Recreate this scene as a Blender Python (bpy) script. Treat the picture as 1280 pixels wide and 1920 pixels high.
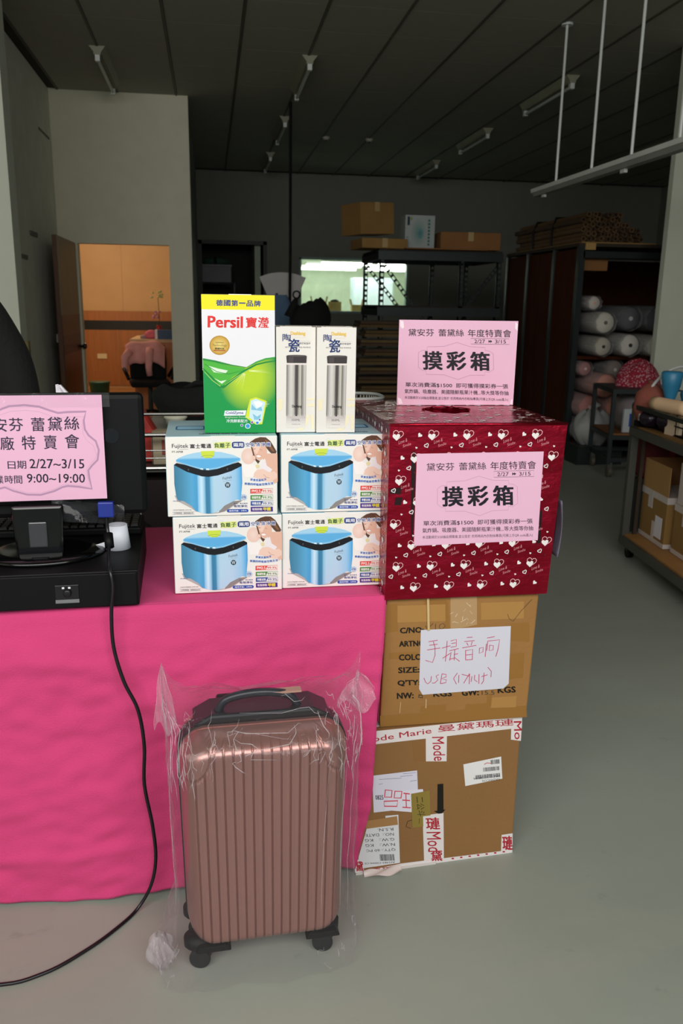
import bpy, bmesh, math, random
import numpy as np
from mathutils import Vector, Matrix
from mathutils.geometry import tessellate_polygon
for o in list(bpy.data.objects): bpy.data.objects.remove(o, do_unlink=True)
S = bpy.context.scene
COL = S.collection
random.seed(7)
R = math.radians
# ------------------------------------------------------------------ camera
def make_camera():
    p, ro, ya = R(14.15), R(.85), R(-9.0)
    cp, sp = math.cos(p), math.sin(p)
    f = Vector((0, cp, -sp)); r = Vector((1, 0, 0)); u = Vector((0, sp, cp))
    c, s = math.cos(ro), math.sin(ro)
    r2 = c*r + s*u; u2 = -s*r + c*u
    Rz = Matrix.Rotation(ya, 3, 'Z')
    r2, u2, f = Rz @ r2, Rz @ u2, Rz @ f
    m = Matrix((( r2.x, u2.x, -f.x), (r2.y, u2.y, -f.y), (r2.z, u2.z, -f.z))).to_4x4()
    m.translation = Vector((0, 0, 1.42))
    cam = bpy.data.cameras.new('camera'); o = bpy.data.objects.new('camera', cam); COL.objects.link(o)
    o.matrix_world = m
    cam.sensor_fit = 'VERTICAL'; cam.sensor_height = 22.3; cam.lens = 1550/1920*22.3
    cam.dof.use_dof = True; cam.dof.focus_distance = 2.0; cam.dof.aperture_fstop = 4.0
    cam.clip_start = .05; cam.clip_end = 100
    S.camera = o
make_camera()
# ------------------------------------------------------------------ world, light, exposure
W = bpy.data.worlds.new('world'); S.world = W; W.use_nodes = True
W.node_tree.nodes['Background'].inputs[0].default_value = (.80, .92, 1.0, 1)
W.node_tree.nodes['Background'].inputs[1].default_value = .6
def area(name, loc, rot, sx, sy, power, col=(1, 1, 1)):
    l = bpy.data.lights.new(name, 'AREA'); l.shape = 'RECTANGLE'; l.size = sx; l.size_y = sy
    l.energy = power; l.color = col
    o = bpy.data.objects.new(name, l); COL.objects.link(o); o.location = loc; o.rotation_euler = rot
    return o
# daylight that comes through the big open door behind the camera
area('daylight_through_door', (-.5, -1.55, 3.05), (R(58), 0, R(0)), 6.4, 1.5, 218, (1.0, .985, .95))
# warm lamp of the small office
def point(name, loc, power, col, rad=.12):
    l = bpy.data.lights.new(name, 'POINT'); l.energy = power; l.color = col; l.shadow_soft_size = rad
    o = bpy.data.objects.new(name, l); COL.objects.link(o); o.location = loc
point('office_lamp_light', (-1.6, 12.2, 2.45), 56, (1.0, .86, .66), .25)
area('window_room_light', (2.6, 17.2, 2.75), (0, 0, 0), 2.6, 2.0, 80, (.92, 1.0, .90))
vs = S.view_settings
vs.view_transform = 'Standard'; vs.look = 'None'; vs.gamma = 1; vs.exposure = 0.0; vs.use_curve_mapping = False

# ------------------------------------------------------------------ helpers
def lin(h):
    if isinstance(h, (tuple, list)): return tuple(h[:3])
    h = h.lstrip('#'); v = [int(h[i:i+2], 16)/255 for i in (0, 2, 4)]
    return tuple(x/12.92 if x <= .04045 else ((x+.055)/1.055)**2.4 for x in v)
_m = {}
def mat(name, col=(.5, .5, .5), rough=.5, metal=0., bump=0., bscale=40., var=0., vscale=6., emis=None, spec=.5, detail=3, coat=0., stretch=None):
    if name in _m: return _m[name]
    m = bpy.data.materials.new(name); m.use_nodes = True; nt = m.node_tree; b = nt.nodes['Principled BSDF']
    c = lin(col)
    b.inputs['Base Color'].default_value = (*c, 1); b.inputs['Roughness'].default_value = rough
    b.inputs['Metallic'].default_value = metal; b.inputs['Specular IOR Level'].default_value = spec
    b.inputs['Coat Weight'].default_value = coat
    if emis: b.inputs['Emission Color'].default_value = (*lin(emis[0]), 1); b.inputs['Emission Strength'].default_value = emis[1]
    tc = nt.nodes.new('ShaderNodeTexCoord'); src = tc.outputs['Object']
    if stretch:
        mp = nt.nodes.new('ShaderNodeMapping'); mp.inputs['Scale'].default_value = stretch
        nt.links.new(src, mp.inputs[0]); src = mp.outputs[0]
    n = nt.nodes.new('ShaderNodeTexNoise'); n.inputs['Scale'].default_value = vscale; n.inputs['Detail'].default_value = 6
    nt.links.new(src, n.inputs['Vector'])
    r = nt.nodes.new('ShaderNodeValToRGB')
    k = var if var else .06
    r.color_ramp.elements[0].position = .3; r.color_ramp.elements[1].position = .7
    r.color_ramp.elements[0].color = (*[max(0, x*(1-k)) for x in c], 1); r.color_ramp.elements[1].color = (*[min(1, x*(1+k)) for x in c], 1)
    nt.links.new(n.outputs[0], r.inputs[0]); nt.links.new(r.outputs[0], b.inputs['Base Color'])
    if bump:
        n2 = nt.nodes.new('ShaderNodeTexNoise'); n2.inputs['Scale'].default_value = bscale; n2.inputs['Detail'].default_value = detail
        nt.links.new(src, n2.inputs['Vector'])
        bp = nt.nodes.new('ShaderNodeBump'); bp.inputs['Strength'].default_value = bump; bp.inputs['Distance'].default_value = .01
        nt.links.new(n2.outputs[0], bp.inputs['Height']); nt.links.new(bp.outputs[0], b.inputs['Normal'])
    _m[name] = m; return m
def print_mat(name='printed_card', rough=.42):
    if name in _m: return _m[name]
    m = bpy.data.materials.new(name); m.use_nodes = True; nt = m.node_tree; b = nt.nodes['Principled BSDF']
    a = nt.nodes.new('ShaderNodeAttribute'); a.attribute_name = 'ink'
    nt.links.new(a.outputs['Color'], b.inputs['Base Color']); b.inputs['Roughness'].default_value = rough
    b.inputs['Specular IOR Level'].default_value = .35
    _m[name] = m; return m
def film_mat(name, alpha=.1, tint=(.9, .9, .92), bs=30., bump=1.0, gl=.35, rough=.12, edge=0.):
    if name in _m: return _m[name]
    m = bpy.data.materials.new(name); m.use_nodes = True; nt = m.node_tree; nt.nodes.clear()
    out = nt.nodes.new('ShaderNodeOutputMaterial')
    tr = nt.nodes.new('ShaderNodeBsdfTransparent'); tr.inputs[0].default_value = (.97, .96, .97, 1)
    df = nt.nodes.new('ShaderNodeBsdfDiffuse'); df.inputs[0].default_value = (*tint, 1)
    gs = nt.nodes.new('ShaderNodeBsdfGlossy'); gs.inputs['Roughness'].default_value = rough
    lw = nt.nodes.new('ShaderNodeLayerWeight'); lw.inputs['Blend'].default_value = .25
    tc = nt.nodes.new('ShaderNodeTexCoord')
    mp = nt.nodes.new('ShaderNodeMapping'); mp.inputs['Scale'].default_value = (1, 1, .35); nt.links.new(tc.outputs['Object'], mp.inputs[0])
    n = nt.nodes.new('ShaderNodeTexNoise'); n.inputs['Scale'].default_value = bs; n.inputs['Detail'].default_value = 4; n.inputs['Distortion'].default_value = .6
    nt.links.new(mp.outputs[0], n.inputs['Vector'])
    bp = nt.nodes.new('ShaderNodeBump'); bp.inputs['Strength'].default_value = bump; bp.inputs['Distance'].default_value = .01
    nt.links.new(n.outputs[0], bp.inputs['Height'])
    for q in (gs, df, lw): nt.links.new(bp.outputs[0], q.inputs['Normal'])
    m1 = nt.nodes.new('ShaderNodeMixShader'); m1.inputs[0].default_value = alpha; _m[name] = m
    nt.links.new(tr.outputs[0], m1.inputs[1]); nt.links.new(df.outputs[0], m1.inputs[2])
    mul = nt.nodes.new('ShaderNodeMath'); mul.operation = 'MULTIPLY_ADD'; mul.inputs[1].default_value = gl; mul.inputs[2].default_value = .02
    pw = nt.nodes.new('ShaderNodeMath'); pw.operation = 'POWER'; pw.inputs[1].default_value = 2.5; nt.links.new(lw.outputs['Facing'], pw.inputs[0]); nt.links.new(pw.outputs[0], mul.inputs[0])
    m2 = nt.nodes.new('ShaderNodeMixShader'); nt.links.new(mul.outputs[0], m2.inputs[0])
    if edge:
        me_ = nt.nodes.new('ShaderNodeMath'); me_.operation = 'MULTIPLY_ADD'; me_.inputs[1].default_value = edge; me_.inputs[2].default_value = alpha; nt.links.new(pw.outputs[0], me_.inputs[0]); nt.links.new(me_.outputs[0], m1.inputs[0])
    nt.links.new(m1.outputs[0], m2.inputs[1]); nt.links.new(gs.outputs[0], m2.inputs[2])
    nt.links.new(m2.outputs[0], out.inputs[0])
    return m

class M:
    def __init__(s): s.v = []; s.f = []
    def add(s, v, f):
        k = len(s.v); s.v += [tuple(p) for p in v]; s.f += [tuple(i+k for i in q) for q in f]; return s
    def box(s, x0, y0, z0, x1, y1, z1, rz=0, piv=None):
        v = [(x, y, z) for z in (z0, z1) for y in (y0, y1) for x in (x0, x1)]
        if rz:
            px, py = piv or ((x0+x1)/2, (y0+y1)/2); c, sn = math.cos(rz), math.sin(rz)
            v = [(px+(x-px)*c-(y-py)*sn, py+(x-px)*sn+(y-py)*c, z) for x, y, z in v]
        return s.add(v, [(0, 2, 3, 1), (4, 5, 7, 6), (0, 1, 5, 4), (2, 6, 7, 3), (0, 4, 6, 2), (1, 3, 7, 5)])
    def bar(s, a, b, w, t=None):          # rectangular bar between two points
        a, b = Vector(a), Vector(b); t = t or w; d = (b-a).normalized()
        up = Vector((0, 0, 1)) if abs(d.z) < .95 else Vector((0, 1, 0))
        x = d.cross(up).normalized(); y = x.cross(d)
        v = [p + x*i*w/2 + y*j*t/2 for p in (a, b) for i, j in ((-1, -1), (1, -1), (1, 1), (-1, 1))]
        return s.add(v, [(3, 2, 1, 0), (4, 5, 6, 7), (0, 1, 5, 4), (1, 2, 6, 5), (2, 3, 7, 6), (3, 0, 4, 7)])
    def tube(s, pts, r, n=8, caps=True):
        pts = [Vector(p) for p in pts]; rs = r if isinstance(r, (list, tuple)) else [r]*len(pts)
        base = len(s.v); prev = None
        for i, p in enumerate(pts):
            d = (pts[min(i+1, len(pts)-1)] - pts[max(i-1, 0)]).normalized()
            if prev is None:
                up = Vector((0, 0, 1)) if abs(d.z) < .9 else Vector((1, 0, 0)); x = d.cross(up).normalized()
            else:
                x = (prev - d*prev.dot(d)).normalized()
            prev = x; y = d.cross(x)
            for k in range(n):
                a = 2*math.pi*k/n; s.v.append(tuple(p + (x*math.cos(a)+y*math.sin(a))*rs[i]))
        for i in range(len(pts)-1):
            for k in range(n):
                a = base+i*n+k; b = base+i*n+(k+1) % n; s.f.append((a, b, b+n, a+n))
        if caps:
            s.f.append(tuple(base+k for k in range(n))[::-1]); s.f.append(tuple(base+(len(pts)-1)*n+k for k in range(n)))
        return s
    def lathe(s, prof, n=24, c=(0, 0, 0), sx=1, sy=1):
        base = len(s.v)
        for r, z in prof:
            for k in range(n):
                a = 2*math.pi*k/n; s.v.append((c[0]+r*sx*math.cos(a), c[1]+r*sy*math.sin(a), c[2]+z))
        for i in range(len(prof)-1):
            for k in range(n):
                a = base+i*n+k; b = base+i*n+(k+1) % n; s.f.append((a, b, b+n, a+n))
        s.f.append(tuple(base+k for k in range(n))[::-1]); s.f.append(tuple(base+(len(prof)-1)*n+k for k in range(n)))
        return s
    def grid(s, fn, nu, nv):
        base = len(s.v)
        for j in range(nv+1):
            for i in range(nu+1): s.v.append(tuple(fn(i/nu, j/nv)))
        for j in range(nv):
            for i in range(nu):
                a = base+j*(nu+1)+i; s.f.append((a, a+1, a+nu+2, a+nu+1))
        return s
    def extr(s, pts, y0, y1):              # outline in x,z extruded along y
        n = len(pts); v = [(x, y0, z) for x, z in pts]+[(x, y1, z) for x, z in pts]
        tri = tessellate_polygon([[Vector((x, z, 0)) for x, z in pts]])
        f = [tuple(t) for t in tri]+[tuple(i+n for i in t)[::-1] for t in tri]
        f += [(i, (i+1) % n, n+(i+1) % n, n+i) for i in range(n)]
        return s.add(v, f)
    def build(s, name, m, parent=None, smooth=False, bevel=0, solid=0, subs=0, wn=True):
        me = bpy.data.meshes.new(name); me.from_pydata(s.v, [], s.f); me.update()
        bm = bmesh.new(); bm.from_mesh(me); bmesh.ops.recalc_face_normals(bm, faces=bm.faces); bm.to_mesh(me); bm.free()
        if smooth:
            for p in me.polygons: p.use_smooth = True
        me.materials.append(m)
        o = bpy.data.objects.new(name, me); COL.objects.link(o)
        if parent: o.parent = parent
        if bevel:
            q = o.modifiers.new('b', 'BEVEL'); q.width = bevel; q.segments = 2; q.limit_method = 'ANGLE'; q.angle_limit = R(40)
        if solid:
            q = o.modifiers.new('s', 'SOLIDIFY'); q.thickness = solid; q.offset = 0
        if subs:
            q = o.modifiers.new('u', 'SUBSURF'); q.levels = subs; q.render_levels = subs
        return o
def tag(o, label, cat, group=None):
    o['label'] = label; o['category'] = cat
    if group: o['group'] = group
    return o
def T(name, label, cat, loc=(0, 0, 0), rz=0, group=None):
    o = bpy.data.objects.new(name, None); COL.objects.link(o); o.empty_display_size = .05
    o.location = loc; o.rotation_euler = (0, 0, R(rz)); return tag(o, label, cat, group)
def struct(o): o['kind'] = 'structure'; return o
def copy_tree(o, parent=None):
    c = o.copy(); COL.objects.link(c); c.parent = parent
    for ch in list(o.children): copy_tree(ch, c)
    return c
# ---- flat print on faces
_tx = {}
def text_shape(t, bold):
    k = (t, bold)
    if k not in _tx:
        c = bpy.data.curves.new('t', 'FONT'); c.body = t; c.resolution_u = 3 if bold else 2; c.offset = bold
        o = bpy.data.objects.new('t', c); COL.objects.link(o)
        dg = bpy.context.evaluated_depsgraph_get(); me = bpy.data.meshes.new_from_object(o.evaluated_get(dg))
        v = [(p.co.x, p.co.y) for p in me.vertices]; f = [tuple(p.vertices) for p in me.polygons]
        bpy.data.objects.remove(o); bpy.data.curves.remove(c); bpy.data.meshes.remove(me)
        _tx[k] = (v, f)
    return _tx[k]
class Print:
    def __init__(s, O, U, V, quad):
        s.O, s.U, s.V = Vector(O), Vector(U), Vector(V); s.N = s.V.cross(s.U).normalized()
        A = []; b = []
        for (x, y), (u, v) in zip(quad, ((0, 0), (1, 0), (1, 1), (0, 1))):
            A.append([x, y, 1, 0, 0, 0, -u*x, -u*y]); b.append(u)
            A.append([0, 0, 0, x, y, 1, -v*x, -v*y]); b.append(v)
        s.h = np.linalg.solve(np.array(A, float), np.array(b, float))
        s.v = []; s.f = []; s.c = []
    def P(s, x, y, L):
        h = s.h; w = h[6]*x+h[7]*y+1
        return s.O + s.U*float((h[0]*x+h[1]*y+h[2])/w) + s.V*float((h[3]*x+h[4]*y+h[5])/w) + s.N*(.0003+.00012*L)
    def raw(s, pts, faces, col, L):
        s.n = getattr(s, 'n', 0)+1; L = L+min(s.n, 700)*.004
        k = len(s.v); s.v += [tuple(s.P(x, y, L)) for x, y in pts]; s.f += [tuple(i+k for i in f) for f in faces]
        if isinstance(col, list): s.c += [lin(c) for c in col]
        else: s.c += [lin(col)]*len(pts)
    def poly(s, pts, col, L=1):
        s.raw(pts, [tuple(t) for t in tessellate_polygon([[Vector((x, y, 0)) for x, y in pts]])], col, L)
    def rect(s, x0, y0, x1, y1, col, L=1): s.raw([(x0, y0), (x1, y0), (x1, y1), (x0, y1)], [(0, 1, 2, 3)], col, L)
    def rr(s, x0, y0, x1, y1, r, col, L=1):
        pts = []
        for cx, cy, a in ((x1-r, y0+r, -90), (x1-r, y1-r, 0), (x0+r, y1-r, 90), (x0+r, y0+r, 180)):
            pts += [(cx+r*math.cos(R(a+i*22.5)), cy+r*math.sin(R(a+i*22.5))) for i in range(5)]
        s.poly(pts, col, L)
    def ell(s, cx, cy, rx, ry, col, L=1, n=20, a0=0, edge=None):
        pts = [(cx+rx*math.cos(2*math.pi*i/n+a0), cy+ry*math.sin(2*math.pi*i/n+a0)) for i in range(n)]
        if edge: s.raw([(cx, cy)]+pts, [(0, i+1, (i+1) % n+1) for i in range(n)], [col]+[edge]*n, L)
        else: s.poly(pts, col, L)
    def line(s, pts, w, col, L=2, close=False):
        n = len(pts); out = []
        for i, (x, y) in enumerate(pts):
            a = pts[(i-1) % n] if (close or i > 0) else pts[i]; b = pts[(i+1) % n] if (close or i < n-1) else pts[i]
            dx, dy = b[0]-a[0], b[1]-a[1]; d = math.hypot(dx, dy) or 1
            ww = w if not isinstance(w, list) else w[i]
            out += [(x-dy/d*ww/2, y+dx/d*ww/2), (x+dy/d*ww/2, y-dx/d*ww/2)]
        fs = [(2*i, 2*i+1, 2*i+3, 2*i+2) for i in range(n-1)]
        if close: fs.append((2*n-2, 2*n-1, 1, 0))
        s.raw(out, fs, col, L)
    def frame(s, x0, y0, x1, y1, w, col, L=2): s.line([(x0, y0), (x1, y0), (x1, y1), (x0, y1)], w, col, L, True)
    def txt(s, t, x0, y0, x1, y1, col, bold=0., L=3, dy=0., rot=0, flip=False):
        v, f = text_shape(t, 0)
        if not v: return
        if bold:
            e = bold*.9*abs(y1-y0)/(1 if not rot else max(1, len(t)))
            for ax, ay in ((-e, -e), (e, -e), (-e, e), (e, e)) if bold > .006 else ((-e, 0), (e, 0)):
                s.txt(t, x0+ax, y0+ay*.6, x1+ax, y1+ay*.6, col, 0, L, dy, rot, flip)
            if bold <= .025: return
        a = min(p[0] for p in v); b = max(p[0] for p in v); c = min(p[1] for p in v); d = max(p[1] for p in v)
        out = []
        for p in v:
            u = (p[0]-a)/(b-a); w = (d-p[1])/(d-c)
            if flip: u, w = 1-u, 1-w
            if rot == 90: u, w = 1-w, u
            if rot == -90: u, w = w, 1-u
            out.append((x0+(x1-x0)*u, y0+(y1-y0)*w + dy*u))
        s.raw(out, f, col, L)
    def build(s, name, parent, m=None):
        me = bpy.data.meshes.new(name); me.from_pydata(s.v, [], s.f); me.update()
        at = me.color_attributes.new('ink', 'FLOAT_COLOR', 'POINT')
        at.data.foreach_set('color', [x for c in s.c for x in (*c, 1)])
        me.materials.append(m or print_mat())
        o = bpy.data.objects.new(name, me); COL.objects.link(o); o.parent = parent; return o

# ------------------------------------------------------------------ materials
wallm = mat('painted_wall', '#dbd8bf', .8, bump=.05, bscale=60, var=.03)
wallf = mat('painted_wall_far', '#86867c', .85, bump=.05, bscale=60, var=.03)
colm = mat('column_paint', '#d2d5c4', .8, var=.02)
def floor_material():
    m = mat('floor_paint', '#989d93', .42, bump=.03, bscale=30, var=.10, vscale=1.1, spec=.4)
    nt = m.node_tree; b = nt.nodes['Principled BSDF']
    tc = nt.nodes.new('ShaderNodeTexCoord')
    src = b.inputs['Base Color'].links[0].from_socket
    def layer(src, scale, stretch, lo, hi, col, fac):
        mp = nt.nodes.new('ShaderNodeMapping'); mp.inputs['Scale'].default_value = stretch; mp.inputs['Rotation'].default_value = (0, 0, .5*scale)
        nt.links.new(tc.outputs['Object'], mp.inputs[0])
        n = nt.nodes.new('ShaderNodeTexNoise'); n.inputs['Scale'].default_value = scale; n.inputs['Detail'].default_value = 8; n.inputs['Roughness'].default_value = .65
        nt.links.new(mp.outputs[0], n.inputs['Vector'])
        r = nt.nodes.new('ShaderNodeMapRange'); r.inputs[1].default_value = lo; r.inputs[2].default_value = hi; r.inputs[4].default_value = fac
        nt.links.new(n.outputs[0], r.inputs[0])
        x = nt.nodes.new('ShaderNodeMix'); x.data_type = 'RGBA'
        nt.links.new(r.outputs[0], x.inputs[0]); nt.links.new(src, x.inputs[6]); x.inputs[7].default_value = (*lin(col), 1)
        return x.outputs[2]
    s1 = layer(src, 2.3, (1, 3.0, 1), .52, .72, '#9d9f92', .55)
    s2 = layer(s1, 7.0, (1, 1.6, 1), .62, .75, '#6d726c', .5)
    s3 = layer(s2, 1.3, (.6, 5, 1), .66, .70, '#5f635e', .35)
    nt.links.new(s3, b.inputs['Base Color'])
    return m
floorm = floor_material()
ceilm = mat('ceiling_board', '#a09d90', .9, var=.03, bump=.05, bscale=80)
ceild = mat('ceiling_void', '#35332c', .9)
tbar = mat('ceiling_bar', '#57554c', .6)
white_metal = mat('white_metal', '#d9dcd6', .35, .0)
steel = mat('dark_steel', '#2e3636', .45, .5)
steel2 = mat('grey_steel', '#60625c', .45, .6)
chrome = mat('chrome', '#c8c8c8', .18, 1.)
blackp = mat('black_plastic', '#050506', .55, spec=.22)
blackg = mat('black_gloss_plastic', '#060607', .14, spec=.45)
blackc = mat('black_cloth', '#070708', .9, bump=.4, bscale=60)
tan = mat('cardboard', '#b08550', .85, bump=.08, bscale=120, var=.07, vscale=5)
tan2 = mat('cardboard_dark', '#94703c', .85, bump=.08, bscale=120, var=.08, vscale=5)
tan3 = mat('cardboard_brown', '#8c5f34', .85, bump=.08, bscale=120, var=.08, vscale=5)
woodd = mat('dark_red_wood', '#44210f', .85, spec=.1, var=.2, vscale=4, stretch=(3, 3, .5))
woodo = mat('orange_wood_veneer', '#b07038', .45, var=.12, vscale=5, stretch=(6, 6, .4))
woodbeige = mat('beige_veneer', '#d3a973', .6, var=.04, vscale=4)
woodblack = mat('dark_band', '#1d1c10', .4)
pinkpaper = mat('pink_paper', '#ecbad3', .6, var=.01)
whitepaper = mat('white_paper', '#ece8ef', .6, var=.01)
whitecard = mat('white_card', '#efebe6', .45, var=.01)

# ------------------------------------------------------------------ setting
fl = struct(M().box(-5.5, -2.8, -.1, 9, 20, 0).build('floor', floorm))
def ceiling():
    c = struct(M().box(-5.5, -2.8, 3.565, 9, 15.2, 3.7).build('ceiling', ceild))
    pm = M().box(-.2925, -.306, 0, .2925, .306, .018)
    first = None
    for i in range(-1, 16):
        for j in range(15):
            x = -1.52+.61*i+.305; y = 6.13+.618*j+.309
            if j > 13: y -= 0; 
            if y+.306 > 15: continue
            if x < -1.45 and y > 6.0 and x < -1.62: continue
            if x < -.2 and y > 9.8: continue
            if first is None: first = o = pm.build('ceiling_panel', ceilm, c)
            else: o = first.copy(); COL.objects.link(o)
            o.location = (x, y, 3.55)
    b = M()
    for i in range(-6, 17):
        for j in range(14):
            x = -1.52+.61*i+.305; y = -2.5+.618*j
            b.box(x-.2925, y-.306, 3.55, x+.2925, y+.306, 3.565)
    q = b.build('ceiling_panels', ceilm, c); q['kind'] = 'stuff'
    b = M()
    for i in range(0, 17):
        x = -1.52+.61*i; b.box(x-.009, 6.1, 3.544, x+.009, 15, 3.562)
    b.build('grid_bar', tbar, c)
ceiling()
w = M().box(-4.7, -2.8, 0, -4.5, 6.4, 3.56).box(-4.7, 6.4, 0, -1.355, 6.62, 3.56).box(-1.8, 6.62, 0, -1.62, 9.8, 3.56)
wl = struct(w.build('wall_left', colm))
# the recessed stretch between the pilaster and the office wall gets a paler colour to offset its grazing light
struct(M().box(-1.62, 6.621, 0, -1.612, 9.8, 3.55).build('trim_1', mat('brightened_wall_paint', '#dedfd0', .8)))
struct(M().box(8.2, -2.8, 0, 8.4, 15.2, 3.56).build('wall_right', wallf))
struct(M().box(-5.5, -2.4, 0, -3.9, -2.2, 3.56).box(2.9, -2.4, 0, 8.4, -2.2, 3.56).build('wall_front', wallm))
# office block
w = M().box(-1.62, 9.8, 0, -1.41, 9.95, 3.56).box(-.43, 9.8, 0, -.18, 9.95, 3.56).box(-1.41, 9.8, 2.02, -.43, 9.95, 3.56)
struct(w.build('wall_partition', wallm))
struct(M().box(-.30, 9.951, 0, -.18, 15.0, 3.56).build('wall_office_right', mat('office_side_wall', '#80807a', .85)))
wob = struct(M().box(-3.6, 14.2, 0, -.30, 14.35, 2.7).build('wall_office_back', woodbeige))
M().box(-3.6, 14.19, 1.10, -.30, 14.2, 1.25).build('veneer_band', woodo, wob)
M().box(-3.6, 14.194, .95, -.30, 14.2, 1.10).build('dark_band', woodblack, wob)
xs = [-3.6, -2.9, -2.28, -1.87, -1.47, -1.05, -.63, -.30]
for a, b in zip(xs, xs[1:]):
    M().box(a+.003, 14.18, .06, b-.003, 14.2, .95).build('veneer_panel', woodo, wob)
for a, b in ((-2.6, -1.385), (-1.375, -.31)):
    M().box(a, 14.188, 1.252, b, 14.2, 1.93 if a > -2 else 2.6).build('wall_panel', woodbeige, wob)
M().box(-1.83, 14.165, .49, -1.68, 14.18, .57).build('socket_plate', mat('cream_plastic', '#e8d9a8', .5), wob)
struct(M().box(-3.75, 9.95, 0, -3.6, 14.35, 2.7).build('wall_office_left', woodbeige))
struct(M().box(-3.75, 9.951, 2.7, -.30, 14.35, 2.75).build('trim_2', woodbeige))
struct(M().box(-3.6, 9.95, .001, -.30, 14.2, .012).build('trim_3', mat('office_floor', '#b98a58', .4)))
# open door leaf
d = struct(M().box(-1.475, 8.62, .01, -1.435, 9.78, 2.02).build('door_1', mat('door_edge_wood', '#5c3618', .5)))
M().box(-1.436, 8.64, 1.27, -1.430, 9.78, 2.015).build('beige_panel', mat('door_beige', '#8d8064', .5), d)
M().box(-1.436, 8.64, 1.07, -1.429, 9.78, 1.27).build('brown_band', mat('door_brown', '#5e3c20', .4), d)
M().box(-1.436, 8.64, .88, -1.430, 9.78, 1.07).build('dark_band', woodblack, d)
M().box(-1.436, 8.64, .02, -1.429, 9.78, .88).build('lower_panel', mat('door_red_brown', '#552c15', .35), d)
k = M().lathe([(.012, 0), (.012, .03), (.03, .035), (.034, .055), (.02, .07)], 14).build('door_knob', mat('dark_bronze', '#4a3a34', .3, .8), d, True)
k.rotation_euler = (0, R(90), 0); k.location = (-1.43, 9.70, .92)
for z in (.5, 1.05): M().box(-1.49, 8.60, z-.04, -1.475, 8.63, z+.04).build('hinge_plate', chrome, d)
struct(M().box(-1.611, 7.5, 0, -1.60, 7.54, 1.80).box(-1.611, 7.54, 1.765, -1.60, 8.1, 1.80).box(-1.611, 8.3, 1.99, -1.60, 8.62, 2.03).box(-1.611, 9.1, 3.03, -1.604, 9.65, 3.05).build('trim_4', mat('trim_grey', '#6a6a62', .6)))
# far wall with window and dark doorway
w = M().box(-.18, 15, 0, -.17, 15.2, 3.56).box(-.17, 15, 2.44, 1.0, 15.2, 3.56).box(1.0, 15, 0, 1.56, 15.2, 3.56)
w.box(1.56, 15, 0, 3.52, 15.2, 1.28).box(1.56, 15, 2.19, 3.52, 15.2, 3.56).box(3.52, 15, 0, 8.4, 15.2, 3.56)
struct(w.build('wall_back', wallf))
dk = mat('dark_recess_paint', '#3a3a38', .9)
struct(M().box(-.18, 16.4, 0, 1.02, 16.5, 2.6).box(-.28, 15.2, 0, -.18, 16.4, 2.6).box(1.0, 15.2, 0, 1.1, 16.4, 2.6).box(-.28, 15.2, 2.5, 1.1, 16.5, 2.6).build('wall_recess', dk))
struct(M().box(-.17, 14.98, 0, -.11, 15.1, 2.44).box(.94, 14.98, 0, 1.0, 15.1, 2.44).box(-.17, 14.98, 2.38, 1.0, 15.1, 2.44).build('trim_5', mat('dark_door_frame', '#2a2724', .5)))
win = struct(M().box(1.56, 14.97, 1.28, 1.60, 15.1, 2.19).box(3.48, 14.97, 1.28, 3.52, 15.1, 2.19).box(1.56, 14.97, 1.25, 3.52, 15.14, 1.29).box(1.56, 14.97, 2.16, 3.52, 15.1, 2.20).box(2.72, 15.02, 1.29, 2.745, 15.06, 2.17).build('window_1', mat('window_frame', '#8fa89c', .5)))
gm = bpy.data.materials.new('window_glass'); gm.use_nodes = True; nt = gm.node_tree; nt.nodes.clear()
o_ = nt.nodes.new('ShaderNodeOutputMaterial'); t_ = nt.nodes.new('ShaderNodeBsdfTransparent'); g_ = nt.nodes.new('ShaderNodeBsdfGlossy'); x_ = nt.nodes.new('ShaderNodeMixShader')
g_.inputs['Roughness'].default_value = .02; x_.inputs[0].default_value = .06
nt.links.new(t_.outputs[0], x_.inputs[1]); nt.links.new(g_.outputs[0], x_.inputs[2]); nt.links.new(x_.outputs[0], o_.inputs[0])
M().box(1.60, 15.04, 1.29, 2.72, 15.045, 2.16).build('pane', gm, win); M().box(2.745, 15.04, 1.29, 3.48, 15.045, 2.16).build('pane', gm, win)
# lit room behind the window
rm = mat('lit_room_wall', '#c9d6bd', .8)
struct(M().box(.9, 19.6, 0, 5.5, 19.7, 3.0).box(.8, 15.2, 0, .9, 19.7, 3.0).box(5.4, 15.2, 0, 5.5, 19.7, 3.0).build('wall_window_room', rm))
struct(M().box(.8, 15.2, 2.9, 5.5, 19.7, 3.0).build('trim_6', mat('lit_room_ceiling', '#b9c4b2', .8)))
tubem = mat('lit_tube', '#ffffff', .3, emis=('#f4fff0', 14))
def wtube(x, y, z, l, side_='left', row_='nearest'):
    t = T('tube_light', '', 'light', (x, y, z), 0, 'lit fluorescent tubes in the room behind the window')
    t['label'] = 'glowing fluorescent tube behind the far window, %s end, %s row' % (side_, row_)
    M().box(-l/2, -.05, .03, l/2, .05, .07).build('batten', white_metal, t)
    M().tube([(-l/2, 0, 0), (l/2, 0, 0)], .024, 8).build('tube', tubem, t)
for x, y, z, l in ((2.55, 15.9, 2.12, .95), (3.62, 15.9, 2.12, .95), (2.45, 16.9, 2.12, 1.1), (3.75, 16.9, 2.12, 1.1), (2.45, 18.1, 2.11, 1.3), (3.95, 18.1, 2.11, 1.3)): wtube(x, y, z+.02, l, 'left' if x < 3 else 'right', {15.9: 'highest', 16.9: 'middle', 18.1: 'lowest'}[y])
wc = T('white_cabinet', 'pale blue-white cabinet seen through the far window', 'cabinet', (3.4, 17.6, 0))
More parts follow.
